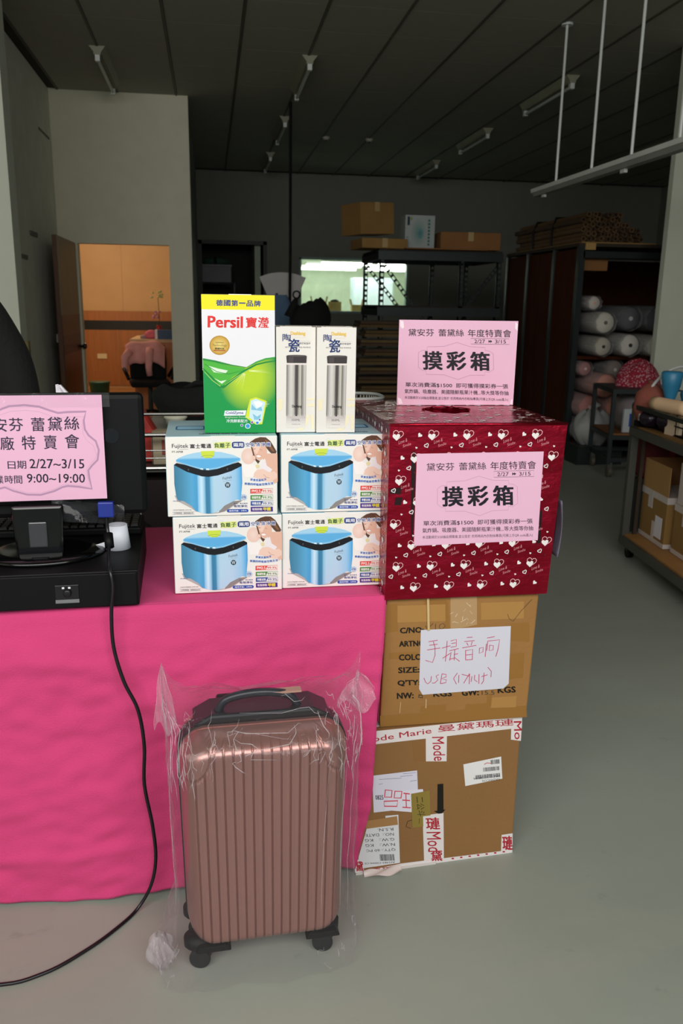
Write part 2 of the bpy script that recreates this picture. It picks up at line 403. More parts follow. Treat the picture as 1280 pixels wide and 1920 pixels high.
M().box(-.42, 0, 0, .42, .5, 1.95).build('body', mat('pale_cabinet', '#cfe3ea', .4), wc, bevel=.01)
for z in (.2, .8, 1.35):
    M().box(-.40, -.02, z, .40, 0, z+.52).build('door', mat('pale_cabinet2', '#dcecf2', .35), wc, bevel=.008)
ledge = T('window_room_counter', 'white counter under the boxes behind the far window', 'counter', (2.6, 15.55, 0))
M().box(-1.3, -.3, 1.22, 1.2, .3, 1.27).build('top', mat('white_counter', '#d5efe6', .5), ledge); M().box(-1.25, -.25, .0, 1.15, .25, 1.22).build('cabinet_base', rm, ledge)
for i, (x, wd, h, lab) in enumerate(((1.98, .26, .17, 'open tan carton with raised flaps left behind the far window'), (2.27, .22, .18, 'closed tan carton in the middle behind the far window'), (2.68, .20, .13, 'small tan carton right behind the far window'))):
    t = T('small_carton', lab, 'box', (x, 15.5, 1.272))
    M().box(-wd/2, -.1, 0, wd/2, .1, h).build('body', mat('window_carton', '#c9ad68', .8), t)
    if i != 1:
        for sx in (-1, 1): M().bar((sx*wd/2, 0, h), (sx*(wd/2+.02), 0, h+.10), .006, .19).build('flap', mat('window_carton2', '#a5894c', .8), t)
    else: M().lathe([(.08, 0), (.075, .02), (.03, .04)], 14, (0, 0, h)).build('dark_bundle', blackc, t, True)
# right column
struct(M().box(3.925, 7.0, 0, 4.9, 7.07, 3.56).build('wall_column', colm))

# ------------------------------------------------------------------ ceiling fittings
def fixture(x, y, l, lab):
    t = T('ceiling_light', lab, 'light', (x, y, 3.55))
    prof = [(-.07, 0), (.07, 0), (.03, -.05), (.03, -.07), (-.03, -.07), (-.03, -.05)]
    M().extr(prof, 0, l).build('reflector', mat('fixture_paint', '#8f8e78', .5), t)
    M().tube([(0, .05, -.10), (0, l-.05, -.10)], .016, 8).build('tube', mat('unlit_tube', '#c8ccc6', .3), t)
    for y0 in (.0, l-.05): M().box(-.02, y0, -.12, .02, y0+.05, -.068).build('lamp_holder', white_metal, t)
for x, y, l, lab in ((-.91, 8.14, 1.25, 'unlit strip light above the office door wall'), (.93, 8.04, 1.2, 'unlit strip light in the middle of the ceiling, nearest of its row'),
                     (.93, 10.55, 1.2, 'second unlit strip light of the middle row, beside the hanging cable'), (.93, 13.0, 1.2, 'farthest unlit strip light of the middle row'),
                     (3.45, 8.16, 1.25, 'unlit strip light right behind the hanging white rods'), (3.45, 10.65, 1.2, 'second unlit strip light of the right row, left of the rods'),
                     (3.45, 13.07, 1.2, 'farthest unlit strip light of the right row'), (6.0, 10.7, 1.2, 'unlit strip light at far right above the hanging rail')): fixture(x, y, l, lab)
for x, lab in ((1.57, 'small round ceiling fitting left of two at far end'), (2.15, 'small round ceiling fitting right of two at far end')):
    t = T('smoke_detector', lab, 'detector', (x, 11.68, 3.55)); M().lathe([(.05, 0), (.05, -.02), (.03, -.04)], 16).build('housing', mat('detector_plastic', '#b5b3a2', .5), t, True)
    M().lathe([(.02, -.04), (.015, -.05)], 12).build('sensor', blackp, t)
rail = T('hanging_light_rail', 'long white rail hung from the ceiling on thin white rods at upper right', 'rail', (2.79, 4.0, 2.36))
M().extr([(-.055, .03), (.055, .03), (.05, .0), (-.05, .0)], 0, 3.2).build('channel', white_metal, rail)
M().extr([(-.045, 0), (.045, 0), (.03, -.03), (-.03, -.03)], .0, 3.18).build('underside', mat('rail_under', '#8d8f88', .5), rail)
M().box(-.012, 1.6, -.055, .012, 1.66, -.03).box(-.012, 3.0, -.05, .012, 3.05, -.03).build('hook', white_metal, rail)
for y in (6.79, 6.14, 5.54, 4.95, 4.34):
    M().tube([(0, y-4, .03), (0, y-4, 3.55-2.36)], .0105, 8).build('rod', white_metal, rail)
    M().lathe([(.045, 1.175), (.045, 1.19)], 12, (0, y-4, 0)).build('rod_plate', white_metal, rail)
cb = M().tube([(.92, 9.75, 3.53), (.92, 9.78, 3.2), (.92, 9.8, 2.0), (.91, 9.8, 1.2)], .016, 8).build('hanging_cable', blackp)
tag(cb, 'thin black cable hanging straight down from the middle of the ceiling', 'cable')

# ------------------------------------------------------------------ office contents
t = T('office_chair', 'black office chair with pink jacket on it, seen through the office doorway', 'chair', (-.78, 10.75, 0), 8)
M().grid(lambda u, v: ((u-.5)*.44*(1-.1*abs(v-.5)), .06*(1-(2*u-1)**2)-.03, .46+.42*v), 10, 10).build('backrest', blackc, t, True, solid=.05)
M().box(-.24, -.46, .40, .24, 0, .47).build('seat', blackc, t, bevel=.03)
M().tube([(0, -.22, .1), (0, -.22, .40)], .03, 10).build('column', steel, t)
for k in range(5):
    a = 2*math.pi*k/5; M().tube([(0, -.22, .1), (.27*math.cos(a), -.22+.27*math.sin(a), .05)], .02, 6).build('leg', blackp, t)
M().tube([(-.26, -.38, .5), (-.30, -.25, .60), (-.30, -.10, .60), (-.25, 0, .5)], .022, 8).build('armrest', blackp, t, True)
M().tube([(.26, -.38, .5), (.30, -.25, .60), (.30, -.10, .60), (.25, 0, .5)], .022, 8).build('armrest', blackp, t, True)
pinkj = mat('pink_fabric', '#e6a29b', .9, bump=.5, bscale=20, var=.1, vscale=8)
j = T('pink_jacket', 'salmon pink jacket draped over the black office chair back', 'jacket', (-.80, 10.62, .60))
def jk(u, v):
    x = (u-.5)*.48; a = (v-.5)*math.pi*1.1
    return (x*(1.05-.2*abs(v-.5)) + .01*math.sin(9*u+4*v), .10+.11*math.sin(a)*1.0+.012*math.sin(14*u), .19+.14*math.cos(a)-(abs(v-.5)**2)*.35-.06*(2*u-1)**2+.015*math.sin(11*u))
M().grid(jk, 26, 18).build('body', pinkj, j, True, solid=.02)
M().tube([(.06, .0, .24), (.05, -.06, .16), (.04, -.07, .02), (.05, -.07, -.08)], [.05, .05, .04, .035], 10).build('sleeve', pinkj, j, True)
M().tube([(-.18, .0, .22), (-.24, -.03, .14), (-.25, -.02, .02), (-.23, -.02, -.04)], [.05, .05, .04, .03], 10).build('sleeve', pinkj, j, True)
t = T('office_desk', 'brown wooden office desk with a pale top behind the black office chair', 'desk', (-.72, 11.35, 0))
M().box(-.30, -.3, .90, .40, .9, .94).build('top', mat('desk_top', '#c4a377', .5), t); M().box(-.26, -.28, .02, .38, .85, .90).build('body', woodo, t)
t = T('waste_bin', 'dark green waste bin on the office floor left of the chair', 'bin', (-1.44, 11.2, .012))
M().lathe([(.10, 0), (.13, .36), (.135, .37), (.122, .37), (.095, .02)], 20).build('body', mat('green_plastic', '#0d4a34', .4), t, True)
M().lathe([(.135, .36), (.14, .375), (.13, .38)], 20).build('rim', mat('green_plastic2', '#125a40', .4), t, True)
t = T('flower_vase', 'red vase of pink and pale yellow flowers on the office desk', 'vase', (-.66, 11.3, .94))
M().lathe([(.03, 0), (.05, .05), (.03, .14), (.035, .17)], 14).build('vase', mat('red_glass', '#b01520', .2), t, True)
for col, n, c, r, nm in (('#c98fae', 9, (0, 0, .30), .06, 'pink_flower'), ('#cfd28a', 9, (.0, 0, .55), .07, 'yellow_flower')):
    M().tube([(0, 0, .12), (c[0]*.5+.01, .01, .25), c], .004, 5).build('stem', mat('stem_green', '#4c6a3a', .7), t)
    b = M()
    for i in range(n):
        p = [c[k]+random.uniform(-r, r)*(1.2 if k == 0 else .7) for k in range(3)]
        b.lathe([(.005, -.012), (.022, 0), (.012, .014)], 6, p)
    b.build(nm, mat(nm, col, .8), t)
t = T('folded_pink_cloth', 'bundle of pink cloth on the office desk below the flowers', 'cloth', (-.76, 11.25, .94)); t.scale = (.72, .72, .7)
M().lathe([(.10, 0), (.13, .05), (.10, .12), (.04, .16)], 14, (0, 0, 0), 1, .8).build('body', mat('rose_cloth', '#d66a7c', .9, bump=.4), t, True); M().lathe([(.06, 0), (.07, .04), (.03, .07)], 12, (-.13, 0, .0)).build('fold', mat('mauve_cloth', '#a88f95', .9, bump=.4), t, True)
t = T('desk_box', 'small blue and white box at the right end of the office desk', 'box', (-.60, 11.12, .94))
M().box(-.07, -.05, 0, .12, .05, .12).build('body', mat('blue_box', '#3f5b78', .6), t); M().box(-.10, -.052, 0, -.07, .05, .12).build('white_end', whitecard, t)

# ------------------------------------------------------------------ far wall things
t = T('recess_shelf', 'dark shelf unit inside the dark doorway of the far wall', 'shelf', (.10, 15.35, 0))
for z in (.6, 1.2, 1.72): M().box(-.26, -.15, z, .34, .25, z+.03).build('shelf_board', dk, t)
for x in (-.26, .34): M().box(x-.015, -.15, 0, x+.015, .25, 1.75).build('post', steel, t)
t = T('grey_storage_box', 'light grey box on the shelf in the dark far doorway', 'box', (.12, 15.3, 1.75))
M().box(-.26, -.1, 0, .27, .2, .27).build('body', mat('grey_box', '#8f8f94', .6), t, bevel=.01); M().box(-.27, -.11, .27, .28, .21, .30).build('lid', mat('grey_box2', '#9c9ca0', .6), t)
t = T('green_bundle', 'green bundle lying on the grey box in the far doorway', 'bundle', (.14, 15.3, 2.05))
M().tube([(-.2, 0, .05), (0, .0, .065), (.22, 0, .05)], [.05, .065, .04], 10).build('body', mat('dull_green', '#3a5c4c', .8), t, True); M().tube([(-.05, 0, .062), (.0, 0, .066)], .069, 10).build('band', blackc, t)
# grey fan shaped board, blue cloth and black bag at mid distance
t = T('fan_shaped_board', 'pale grey fan-shaped board behind the black bag, in front of the far wall', 'board', (.84, 9.9, 1.2))
pts = [(-.05, 0), (.05, 0)] + [(.66*math.sin(R(a)), .66*math.cos(R(a))-.10) for a in range(24, -25, -6)]
M().extr(pts, -.01, .01).build('board', mat('pale_grey_card', '#c9c4c0', .7), t)
M().bar((0, .03, -1.2), (0, .03, .2), .03).build('stand', steel, t)
t = T('blue_coat', 'dull blue smock hanging on a stand left of the fan-shaped board', 'garment', (.74, 9.5, -.0))
t.scale = (.9, .9, .885)
def smock(u, v):
    a = u*2*math.pi; r = .10+.13*(1-v)**.7+.02*math.sin(6*a)*(1-v); return (r*1.25*math.cos(a)+.10*(1-v), r*.6*math.sin(a), .75+.95*v)
M().grid(smock, 36, 14).build('body', mat('dull_blue_cloth', '#5b7795', .9, bump=.3), t, True); M().tube([(0, 0, 0), (0, 0, 1.72)], .015, 8).build('stand_pole', steel, t)
M().lathe([(.22, 0), (.22, .02), (.02, .04)], 18).build('stand_base', steel, t)
t = T('black_bag', 'bulky black bag with a ring handle in front of the far window', 'bag', (1.0, 8.6, 0))
def bag(u, v):
    a = u*2*math.pi; prof = math.sin(math.pi*min(1, max(0, .12+.80*v)))**.45
    return (.21*prof*math.cos(a)*(1+.08*math.sin(3*a+1)), .14*prof*math.sin(a), 1.10+.33*v+.04*math.cos(a)*v+.012*math.sin(5*a))
M().grid(bag, 40, 14).build('body', blackc, t, True)
M().tube([(-.13+.035*math.cos(a), 0, 1.50+.035*math.sin(a)) for a in [i*math.pi/8 for i in range(17)]], .009, 6).build('ring', blackp, t, True)
M().tube([(-.2, 0, 1.28), (-.15, 0, 1.42), (-.13, 0, 1.47)], [.06, .035, .015], 8).build('handle', blackc, t, True)
M().box(-.25, -.2, 0, .25, .2, 1.115).build('stand_cloth', mat('charcoal_cloth', '#1a1b1e', .9, bump=.3), t, bevel=.03)

# ------------------------------------------------------------------ slotted steel rack
t = T('steel_rack', 'dark slotted-angle steel rack below the cartons at the far right of centre', 'rack', (0, 0, 0))
def post(x, y, z0, z1):
    b = M(); z = z0
    b.box(x, y, z0, x+.012, y+.045, z1); b.box(x, y, z0, x+.008, y+.008, z1); b.box(x+.04, y, z0, x+.048, y+.006, z1)
    while z < z1-.05:
        b.box(x+.006, y, z, x+.045, y+.004, z+.028); z += .06
    b.build('post', steel, t)
for x, y in ((1.80, 9.0), (2.68, 9.0), (3.10, 9.0), (1.80, 9.95), (2.60, 9.95), (3.02, 9.95)): post(x, y, 0, 1.96)
for y in (9.0, 9.95):
    for z in (1.88, 1.30, .20):
        M().box(1.78, y-.01, z, 3.16, y+.03, z+.09).build('beam', steel, t)
for z in (1.88, 1.30, .20):
    for x in (1.78, 3.12): M().box(x, 9.0, z, x+.03, 9.98, z+.07).build('side_beam', steel, t)
    M().box(1.79, 9.0, z+.09, 3.15, 9.97, z+.11).build('shelf_board', mat('rack_board', '#2a211a', .8), t)
for a, b in (((1.84, 9.01, 1.84), (2.30, 9.01, 1.25)), ((1.83, 9.96, 1.86), (2.30, 9.96, 1.30)), ((3.12, 9.01, 1.84), (2.74, 9.01, 1.36))):
    n = 12; m_ = M(); a, b = Vector(a), Vector(b); off = (b-a).normalized().cross(Vector((0, 1, 0)))*.018
    m_.bar(a+off, b+off, .006, .008); m_.bar(a-off, b-off, .006, .008)
    for i in range(n): p = a.lerp(b, (i+.3)/n); q = a.lerp(b, (i+.7)/n); m_.bar(p, q, .006, .04)
    m_.build('brace', steel, t)
def carton(name, lab, cat, loc, rz, w_, d_, h_, m, tilt=0, tape=True, group=None):
    t = T(name, lab, cat, loc, rz, group); t.rotation_euler.y = R(tilt)
    M().box(0, 0, 0, w_, d_, h_).build('body', m, t, bevel=.004)
    if tape:
        M().box(w_/2-.03, -.0015, h_-.09, w_/2+.03, d_+.0015, h_+.0015).build('tape', mat('clear_tape', '#b59a6c', .25), t)
        M().box(w_*.49, -.0008, h_, w_*.51, d_, h_+.0018).build('seam', mat('seam_brown', '#5e4424', .9), t)
    return t
carton('carton', 'tilted tan carton on top of the steel rack, left end', 'box', (1.60, 9.05, 2.135), 22, .42, .40, .32, tan2, -3)
carton('flat_carton', 'flat tan carton lying under the tilted carton on the rack', 'box', (1.60, 8.98, 1.995), 5, .50, .5, .10, tan2)
t = T('printed_box', 'white box with green print standing on the steel rack', 'box', (2.09, 9.12, 2.0), 2)
M().box(0, 0, 0, .33, .22, .35).build('body', mat('dull_white_card', '#a9b0ae', .6), t, bevel=.004)
p = Print((0, 0, .35), (.33, 0, 0), (0, 0, -.35), [(0, 0), (60, 0), (60, 60), (0, 60)])
p.ell(27, 30, 16, 24, '#5d8f88', 1, edge='#a9b0ae'); p.ell(30, 32, 7, 10, '#4a7f8a', 2, edge='#76a09c')
p.rect(4, 3, 9, 18, '#22333a', 3); p.rect(10, 4, 14, 9, '#8d9a4a', 3)
for i in range(8): p.rect(46, 7+i*6, 50, 11+i*6, '#2c6e6a', 3)
for i in range(5): p.rect(2, 38+i*4, 7, 40+i*4, '#6f8a90', 3)
p.build('printed_artwork', t)
carton('long_carton', 'long brown carton at the right end of the steel rack top', 'box', (2.46, 9.02, 2.0), -2, .66, .5, .18, tan3)
carton('thin_carton', 'thin flat carton sheet poking out under the printed box on the rack', 'box', (2.06, 8.93, 1.992), 0, .9, .10, .012, tan3, tape=False)
slab = None
slabs = [(1.66, 8.55, .06+.098*i, .30+.05*random.random(), 1) for i in range(10)]
bm_ = [mat('slab_a', '#54401f', .85, var=.15), mat('slab_b', '#463322', .85, var=.15), mat('slab_c', '#5e4a2a', .85, var=.15)]
for i in range(13):
    z = .06+.094*i; x0 = 1.52+random.uniform(-.03, .05); wd = random.uniform(1.4, 1.55)
    t = T('board_bundle', 'flat brown boards, %s of the stack by the steel rack' % (('bottom bundle', 'second from the bottom', 'third from the bottom', 'fourth from the bottom', 'fifth from the bottom', 'sixth from the bottom', 'middle bundle', 'sixth from the top', 'fifth from the top', 'fourth from the top', 'third from the top', 'second from the top', 'top bundle')[i]), 'boards', (x0, 8.5, z), random.uniform(-1.5, 1.5), 'brown board stack by the steel rack')
    nb = 2
    for k in range(nb): M().box(0+.01*k, 0, k*.034, wd-.02*k, .42, k*.034+.028).build('board', bm_[(i+k) % 3], t)
t = T('board_trolley', 'low dark base under the stack of brown boards', 'trolley', (1.5, 8.48, 0)); M().box(0, 0, .03, 1.6, .46, .058).build('deck', steel, t)
for x in (.1, 1.5):
    for y in (.06, .40): M().tube([(x-.012, y, .018), (x+.012, y, .018)], .018, 10).build('wheel', blackp, t)

# ------------------------------------------------------------------ panelled rack with fabric rolls
X0, Y0, Y1, X1 = 3.43, 7.66, 9.6, 5.6
t = T('panelled_rack', 'tall rack with dark red-brown side panels and steel strips, holding fabric rolls', 'rack', (0, 0, 0))
ys = [Y0, 8.24, 8.95, Y1]
for a, b in zip(ys, ys[1:]): M().box(X0, a+.03, .05, X0+.02, b-.03, 1.95).build('side_panel', woodd, t)
for y in ys: M().box(X0-.012, y-.03, 0, X0+.03, y+.03, 1.97).build('post', steel, t)
M().box(X0-.01, Y0-.02, 0, X0+.05, Y0+.04, 1.97).build('post', steel, t)
M().box(X1-.05, Y0-.02, 0, X1, Y0+.04, 1.97).build('post', steel, t)
M().box(X0-.01, Y0-.02, 1.87, X1, Y0+.05, 1.93).build('beam', steel, t)
M().box(X0-.02, Y0-.03, 1.97, X1, Y1, 2.0).build('top_board', mat('dark_board', '#33271b', .8), t)
M().box(X0, Y0-.03, 2.0, X0+.75, Y1, 2.012).build('plank', mat('tan_plank', '#8a6a3a', .7), t)
for z in (.11, .93): M().box(X0+.02, Y0, z, X1, Y1, z+.03).build('shelf_board', woodd, t)
M().box(X0+.02, Y1-.03, .05, X1, Y1, 1.95).build('back_panel', woodd, t)
M().box(X0+.04, Y0-.04, 1.94, X0+.14, Y0-.022, 2.0).build('label_plate', mat('tan_label', '#b08a50', .6), t)
carton('hanging_carton', 'tan carton flap showing under the top beam of the panelled rack', 'box', (3.50, 7.78, 1.76), 0, .28, .3, .11, tan3, tape=False)
t0 = T('tube_bundle', 'bundle of long brown cardboard tubes strapped together on top of the panelled rack', 'tubes', (3.44, 7.62, 2.014))
tm = [mat('tube_card', '#6b5134', .85, var=.15), mat('tube_card2', '#54402a', .85, var=.15)]
def tube_mesh(r):
    n = 10; b = M()
    for rr_ in (r, r*.72):
        for y in (0, 1.75):
            for k in range(n): b.v.append((rr_*math.cos(2*math.pi*k/n), y, rr_*math.sin(2*math.pi*k/n)))
    for k in range(n):
        l = (k+1) % n
        b.f += [(k, l, n+l, n+k), (2*n+k, 3*n+k, 3*n+l, 2*n+l), (k, 2*n+k, 2*n+l, l), (n+k, n+l, 3*n+l, 3*n+k)]
    return b
tms = [tube_mesh(.024).build('tube', tm[0], t0), tube_mesh(.024).build('tube', tm[1], t0)]
cnt = 0
for row in range(6):
    nn = 12-row if row > 2 else 12
    for i in range(nn):
        x = .03+i*.050+(row % 2)*.025+random.uniform(-.004, .004); z = .026+row*.043
        if cnt < 2: o = tms[cnt]
        else: o = tms[random.random() < .5].copy(); COL.objects.link(o)
        o.location = (x, random.uniform(0, .10), z); o.rotation_euler = (0, 0, R(random.uniform(-.5, .5))); cnt += 1
for y in (.75, 1.25):
    M().tube([(-.005, y, -.0), (-.01, y, .14), (.03, y, .27), (.3, y, .285), (.58, y, .25), (.655, y, .12), (.655, y, .0)], .012, 6).build('strap', blackp, t0)
# fabric rolls
film = film_mat('poly_wrap', .30, (.62, .62, .64), 14, 1.0, .5, .2)
def roll(x, y, z, r, l, col, core, lab, yaw=0, pitch=0, wrap=True):
    t = T('fabric_roll', lab, 'roll', (x, y, z), 0, None); t.rotation_euler = (R(pitch), 0, R(yaw))
    r *= .93
    m = mat('roll_'+col[1:], col, .85, bump=.3, bscale=12, var=.12, vscale=5)
    prof = []
    b = M().tube([(0, -.03, 0), (0, 0, 0), (0, .03, 0), (0, l, 0)], [r*.80, r*.97, r, r], 20)
    b.build('cloth', m, t, True)
    M().tube([(0, -.036, 0), (0, .1, 0)], r*.18, 12).build('core', mat('core_'+core[1:], core, .8), t)
    if wrap:
        M().grid(lambda u, v: ((r*1.04+.006*math.sin(9*u*6.28+12*v))*math.cos(u*6.28318), -.05+(l+.05)*v, (r*1.04+.006*math.sin(7*u*6.28+9*v))*math.sin(u*6.28318)), 40, 12).build('poly_wrap', film, t, True)
    return t
RL = [(3.61, 7.66, 1.46, .070, 1.2, '#c9c0b8', '#e2a58c', 'white roll with peach core, top left of the fabric rolls', 0, 0),
 (3.69, 7.56, 1.28, .108, 1.2, '#cdc8bb', '#6b675e', 'big off-white roll, second down on the left of the rack', 0, 0),
 (3.67, 7.52, 1.06, .095, 1.2, '#bdb6a8', '#3b3833', 'off-white roll with dark core, low on the upper rack shelf', 0, 0),
 (3.93, 7.50, 1.075, .11, 1.2, '#cfcac0', '#33302c', 'off-white roll with dark core, middle of the upper rack shelf', 0, 0),
 (4.18, 7.48, 1.07, .105, 1.2, '#d3cfc2', '#5a564c', 'cream roll nearest the light column, upper rack shelf', 0, 0),
 (3.99, 7.66, 1.32, .12, 1.2, '#5f5e62', '#b8b6b4', 'grey roll in clear wrap above the off-white rolls', 0, 0),
 (4.27, 7.66, 1.32, .125, 1.2, '#57565b', '#9a9898', 'dark grey wrapped roll beside the light column', 0, 0),
 (3.555, 7.62, .845, .075, 1.2, '#a87c7a', '#d9c7c2', 'pink roll at left, top of the lower pile', 0, 0),
 (3.90, 7.70, .83, .10, 1.2, '#857a73', '#c5bcb6', 'greyish roll at the back of the lower pile', 0, 0),
 (3.71, 7.46, .695, .122, 1.2, '#dd9c8c', '#e6d8d0', 'large peach pink roll in the middle of the lower pile', 0, 0),
 (3.575, 7.50, .49, .118, 1.2, '#c4857e', '#d6c0ba', 'pink roll left of the trolley post, below the large peach roll', 0, 0),
 (3.815, 7.44, .49, .118, 1.2, '#d59280', '#e2cdc4', 'peach roll right below the large peach roll', 0, 0),
 (3.575, 7.56, .262, .118, 1.2, '#8d8886', '#c8c4c0', 'grey-white roll at the bottom left of the lower pile', 0, 0),
 (3.815, 7.56, .262, .118, 1.2, '#7d7876', '#b8b4b0', 'grey-white roll in the middle of the bottom row', 0, 0),
 (4.06, 7.56, .262, .118, 1.2, '#6d686a', '#a8a4a0', 'grey roll at the right of the bottom row', 0, 0),
 (4.055, 7.52, .49, .112, 1.0, '#77727a', '#a9a6ac', 'grey roll in clear wrap right of the peach roll', 0, 0)]
for a in RL: roll(*a)
t = T('white_sack', 'crumpled translucent white sack on the floor before the pink rolls', 'sack', (3.52, 7.26, 0))
def sack(u, v):
    a = u*2*math.pi; r = math.sin(math.pi*(.08+.86*v))**.5; return (.19*r*math.cos(a)*(1+.08*math.sin(5*a+6*v)), .14*r*math.sin(a), .16+.33*v+.015*math.sin(7*a))
M().grid(sack, 40, 12).build('body', mat('sack_white', '#9a9a98', .5, bump=.6, bscale=15), t, True)
M().tube([(0, 0, .47), (.01, 0, .52), (.03, 0, .55)], [.03, .02, .045], 10).build('tied_neck', mat('sack_white2', '#a6a6a4', .5), t, True)
M().box(-.2, -.15, .0, .24, .12, .17).build('pallet', steel, t)

# ------------------------------------------------------------------ low black trolley (middle distance)
t = T('low_trolley', 'black wheeled trolley with an orange-brown deck beyond the cardboard boxes', 'trolley', (3.34, 6.54, 0), -10)
TW, TL = .46, .58
for x in (0, TW):
    for y in (0, TL): M().box(x-.016, y-.016, .12, x+.016, y+.016, .75).build('post', steel, t)
for z in (.14, .33, .72):
    for y in (0, TL): M().box(0, y-.012, z, TW, y+.012, z+.035).build('rail', steel, t)
    for x in (0, TW): M().box(x-.012, 0, z, x+.012, TL, z+.035).build('rail', steel, t)
M().box(-.01, -.01, .745, TW+.10, TL+.01, .757).build('top_deck', steel, t)
M().box(.01, .01, .366, TW-.01, TL-.01, .382).build('deck', mat('orange_deck', '#7d4d20', .6), t)
for x in (.02, TW-.02):
    for y in (.03, TL-.03):
        w_ = M().tube([(-.016, 0, 0), (.016, 0, 0)], .05, 14).build('caster', mat('caster_tan', '#5b5347', .6), t); w_.location = (x, y, .05)
        M().box(x-.02, y-.02, .05, x+.02, y+.02, .13).build('caster_fork', steel2, t)
t = T('wrapped_bundle', 'dusty mauve bundle in clear plastic on the low trolley', 'bundle', (3.66, 6.85, .384)); t.scale = (.72, .72, .78)
M().lathe([(.13, 0), (.17, .08), (.18, .25), (.12, .36), (.04, .40)], 18, (0, 0, 0), .9, 1.3).build('body', mat('mauve', '#6d4d4c', .8, bump=.5, bscale=12), t, True)
M().lathe([(.15, 0), (.19, .08), (.20, .26), (.13, .38), (.05, .42)], 22, (0, 0, 0), .9, 1.3).build('poly_wrap', film, t, True)
t = T('blue_white_packet', 'white and blue packet leaning on the low trolley post', 'packet', (3.50, 6.60, .384))
M().box(-.03, -.012, 0, .06, .012, .20).build('body', mat('packet_white', '#c0c4c8', .4), t); M().box(.02, -.014, .05, .058, .014, .16).build('blue_patch', mat('packet_blue', '#2548a0', .4), t)

# ------------------------------------------------------------------ near right trolley
t = T('wheeled_shelf_trolley', 'grey metal shelf trolley on casters at the right edge, holding tan cartons', 'trolley', (2.36, 4.38, 0), -6.4)
TW, TL = .60, -1.45
bz = .10
for x in (.02, TW):
    for y in (0, TL):
        M().box(x-.02, y-.02, bz, x+.02, y+.02, .90).build('post', steel2, t)
for x in (.07,): M().box(x-.01, -.03, bz, x+.01, -.01, .80).build('post', mat('brown_steel', '#4a3c32', .5, .4), t)
for z in (bz-.02, .72):
    for y in (0, TL): M().box(0, y-.02, z, TW, y+.02, z+.045).build('rail', steel2, t)
    for x in (0, TW): M().box(x-.012, TL, z, x+.012, 0, z+.045).build('rail', steel2, t)
M().box(0-.01, TL, .87, .01, 0, .893).box(TW-.01, TL, .87, TW+.01, 0, .893).box(0, -.01, .87, TW, .01, .893).build('guard_rail', steel, t)
for z, m_ in ((bz+.02, mat('tan_deck', '#a37440', .6, var=.1)), (.76, mat('tan_deck2', '#7f5c30', .6))): M().box(.012, TL+.01, z, TW-.012, -.01, z+.015).build('shelf_board', m_, t)
for x in (.04, TW-.04):
    for y in (-.05, TL+.05):
        w_ = M().tube([(-.015, 0, 0), (.015, 0, 0)], .036, 14).build('caster', blackp, t); w_.location = (x, y, .036)
        M().box(x-.02, y-.02, .04, x+.02, y+.02, .085).build('caster_fork', steel, t)
wt = mat('white_tape', '#d2c6c0', .4)
def tcarton(lab, x, y, w_, d_, h_, openf):
    t = T('shelf_carton', lab, 'box', (x, y, .138), -6.4)
    M().box(0, 0, 0, w_, d_, h_).build('body', tan2, t, bevel=.004)
    M().box(-.0015, -.0015, h_-.035, w_+.0015, d_+.0015, h_+.002).build('tape', wt, t)
    M().box(-.0015, -.0015, 0, w_+.0015, d_+.0015, .025).build('tape', wt, t)
    M().box(-.002, d_*.55, h_-.10, 0, d_*.72, h_).build('tape', wt, t); M().box(-.002, d_*.4, 0, 0, d_*.5, .12).build('tape', wt, t)
    M().box(-.002, d_*.12, .04, -.0005, d_*.38, .16).build('label', whitepaper, t)
    if openf:
        M().box(0, 0, h_+.002, .004, d_, h_+.165).build('flap', tan, t); M().box(w_-.004, 0, h_+.002, w_, d_, h_+.165).build('flap', tan2, t)
        M().box(0, d_-.004, h_+.002, w_, d_, h_+.165).build('flap', tan3, t)
    return t
tcarton('taped tan carton with raised flaps on the lower trolley shelf, left', 2.425, 4.03, .30, .34, .285, True)
tcarton('taped tan carton cut by the right edge, lower trolley shelf', 2.40, 3.62, .36, .36, .27, False)
t = T('upper_carton', 'open tan carton standing on the taped one at the right edge', 'box', (2.405, 3.625, .412), -6.4)
for b in (M().box(0, 0, 0, .01, .34, .22), M().box(.33, 0, 0, .34, .34, .22), M().box(0, .33, 0, .34, .34, .22), M().box(0, 0, 0, .34, .01, .19), M().box(0, 0, 0, .34, .34, .01)): b.build('side', tan2, t)
M().box(-.002, .28, 0, .0, .34, .22).build('tape', wt, t)
t = T('red_crate', 'dark red fabric bale at the back of the lower trolley shelf', 'bale', (2.66, 4.40, .16), -6.4)
M().box(-.22, -.04, .30, .30, .06, .53).build('body', mat('deep_red', '#5c0d10', .7, bump=.4, bscale=20), t, bevel=.03); M().box(-.05, -.045, .30, -.02, .065, .535).build('strap', mat('red_strap', '#8a1a1c', .5), t)
M().box(-.24, -.05, -.02, .32, .07, .30).build('crate', steel, t)
t = T('wire_basket', 'black wire basket on the top shelf of the right trolley', 'basket', (2.30, 3.30, .777), -6.4)
b = M()
for i in range(12):
    y = .02+i*.09; b.bar((0, y, 0), (0, y, .14), .005); b.bar((.5, y, 0), (.5, y, .14), .005)
for i in range(6): x = i*.1; b.bar((x, .0, 0), (x, 0, .14), .005); b.bar((x, 1.03, 0), (x, 1.03, .14), .005)
for z in (0, .05, .10, .14):
    for x in (0, .5): b.bar((x, 0, z), (x, 1.03, z), .006)
    for y in (0, 1.03): b.bar((0, y, z), (.5, y, z), .006)
b.build('wire_mesh', blackp, t); M().box(.0, 0, .0, .5, 1.03, .008).build('bottom_tray', blackp, t)
t = T('patterned_bundle', 'red and white patterned cloth bundle behind the black bags on the right', 'cloth', (3.70, 6.84, .7575), 0)
pm = mat('red_white_print', '#a83048', .9, bump=.4, bscale=14)
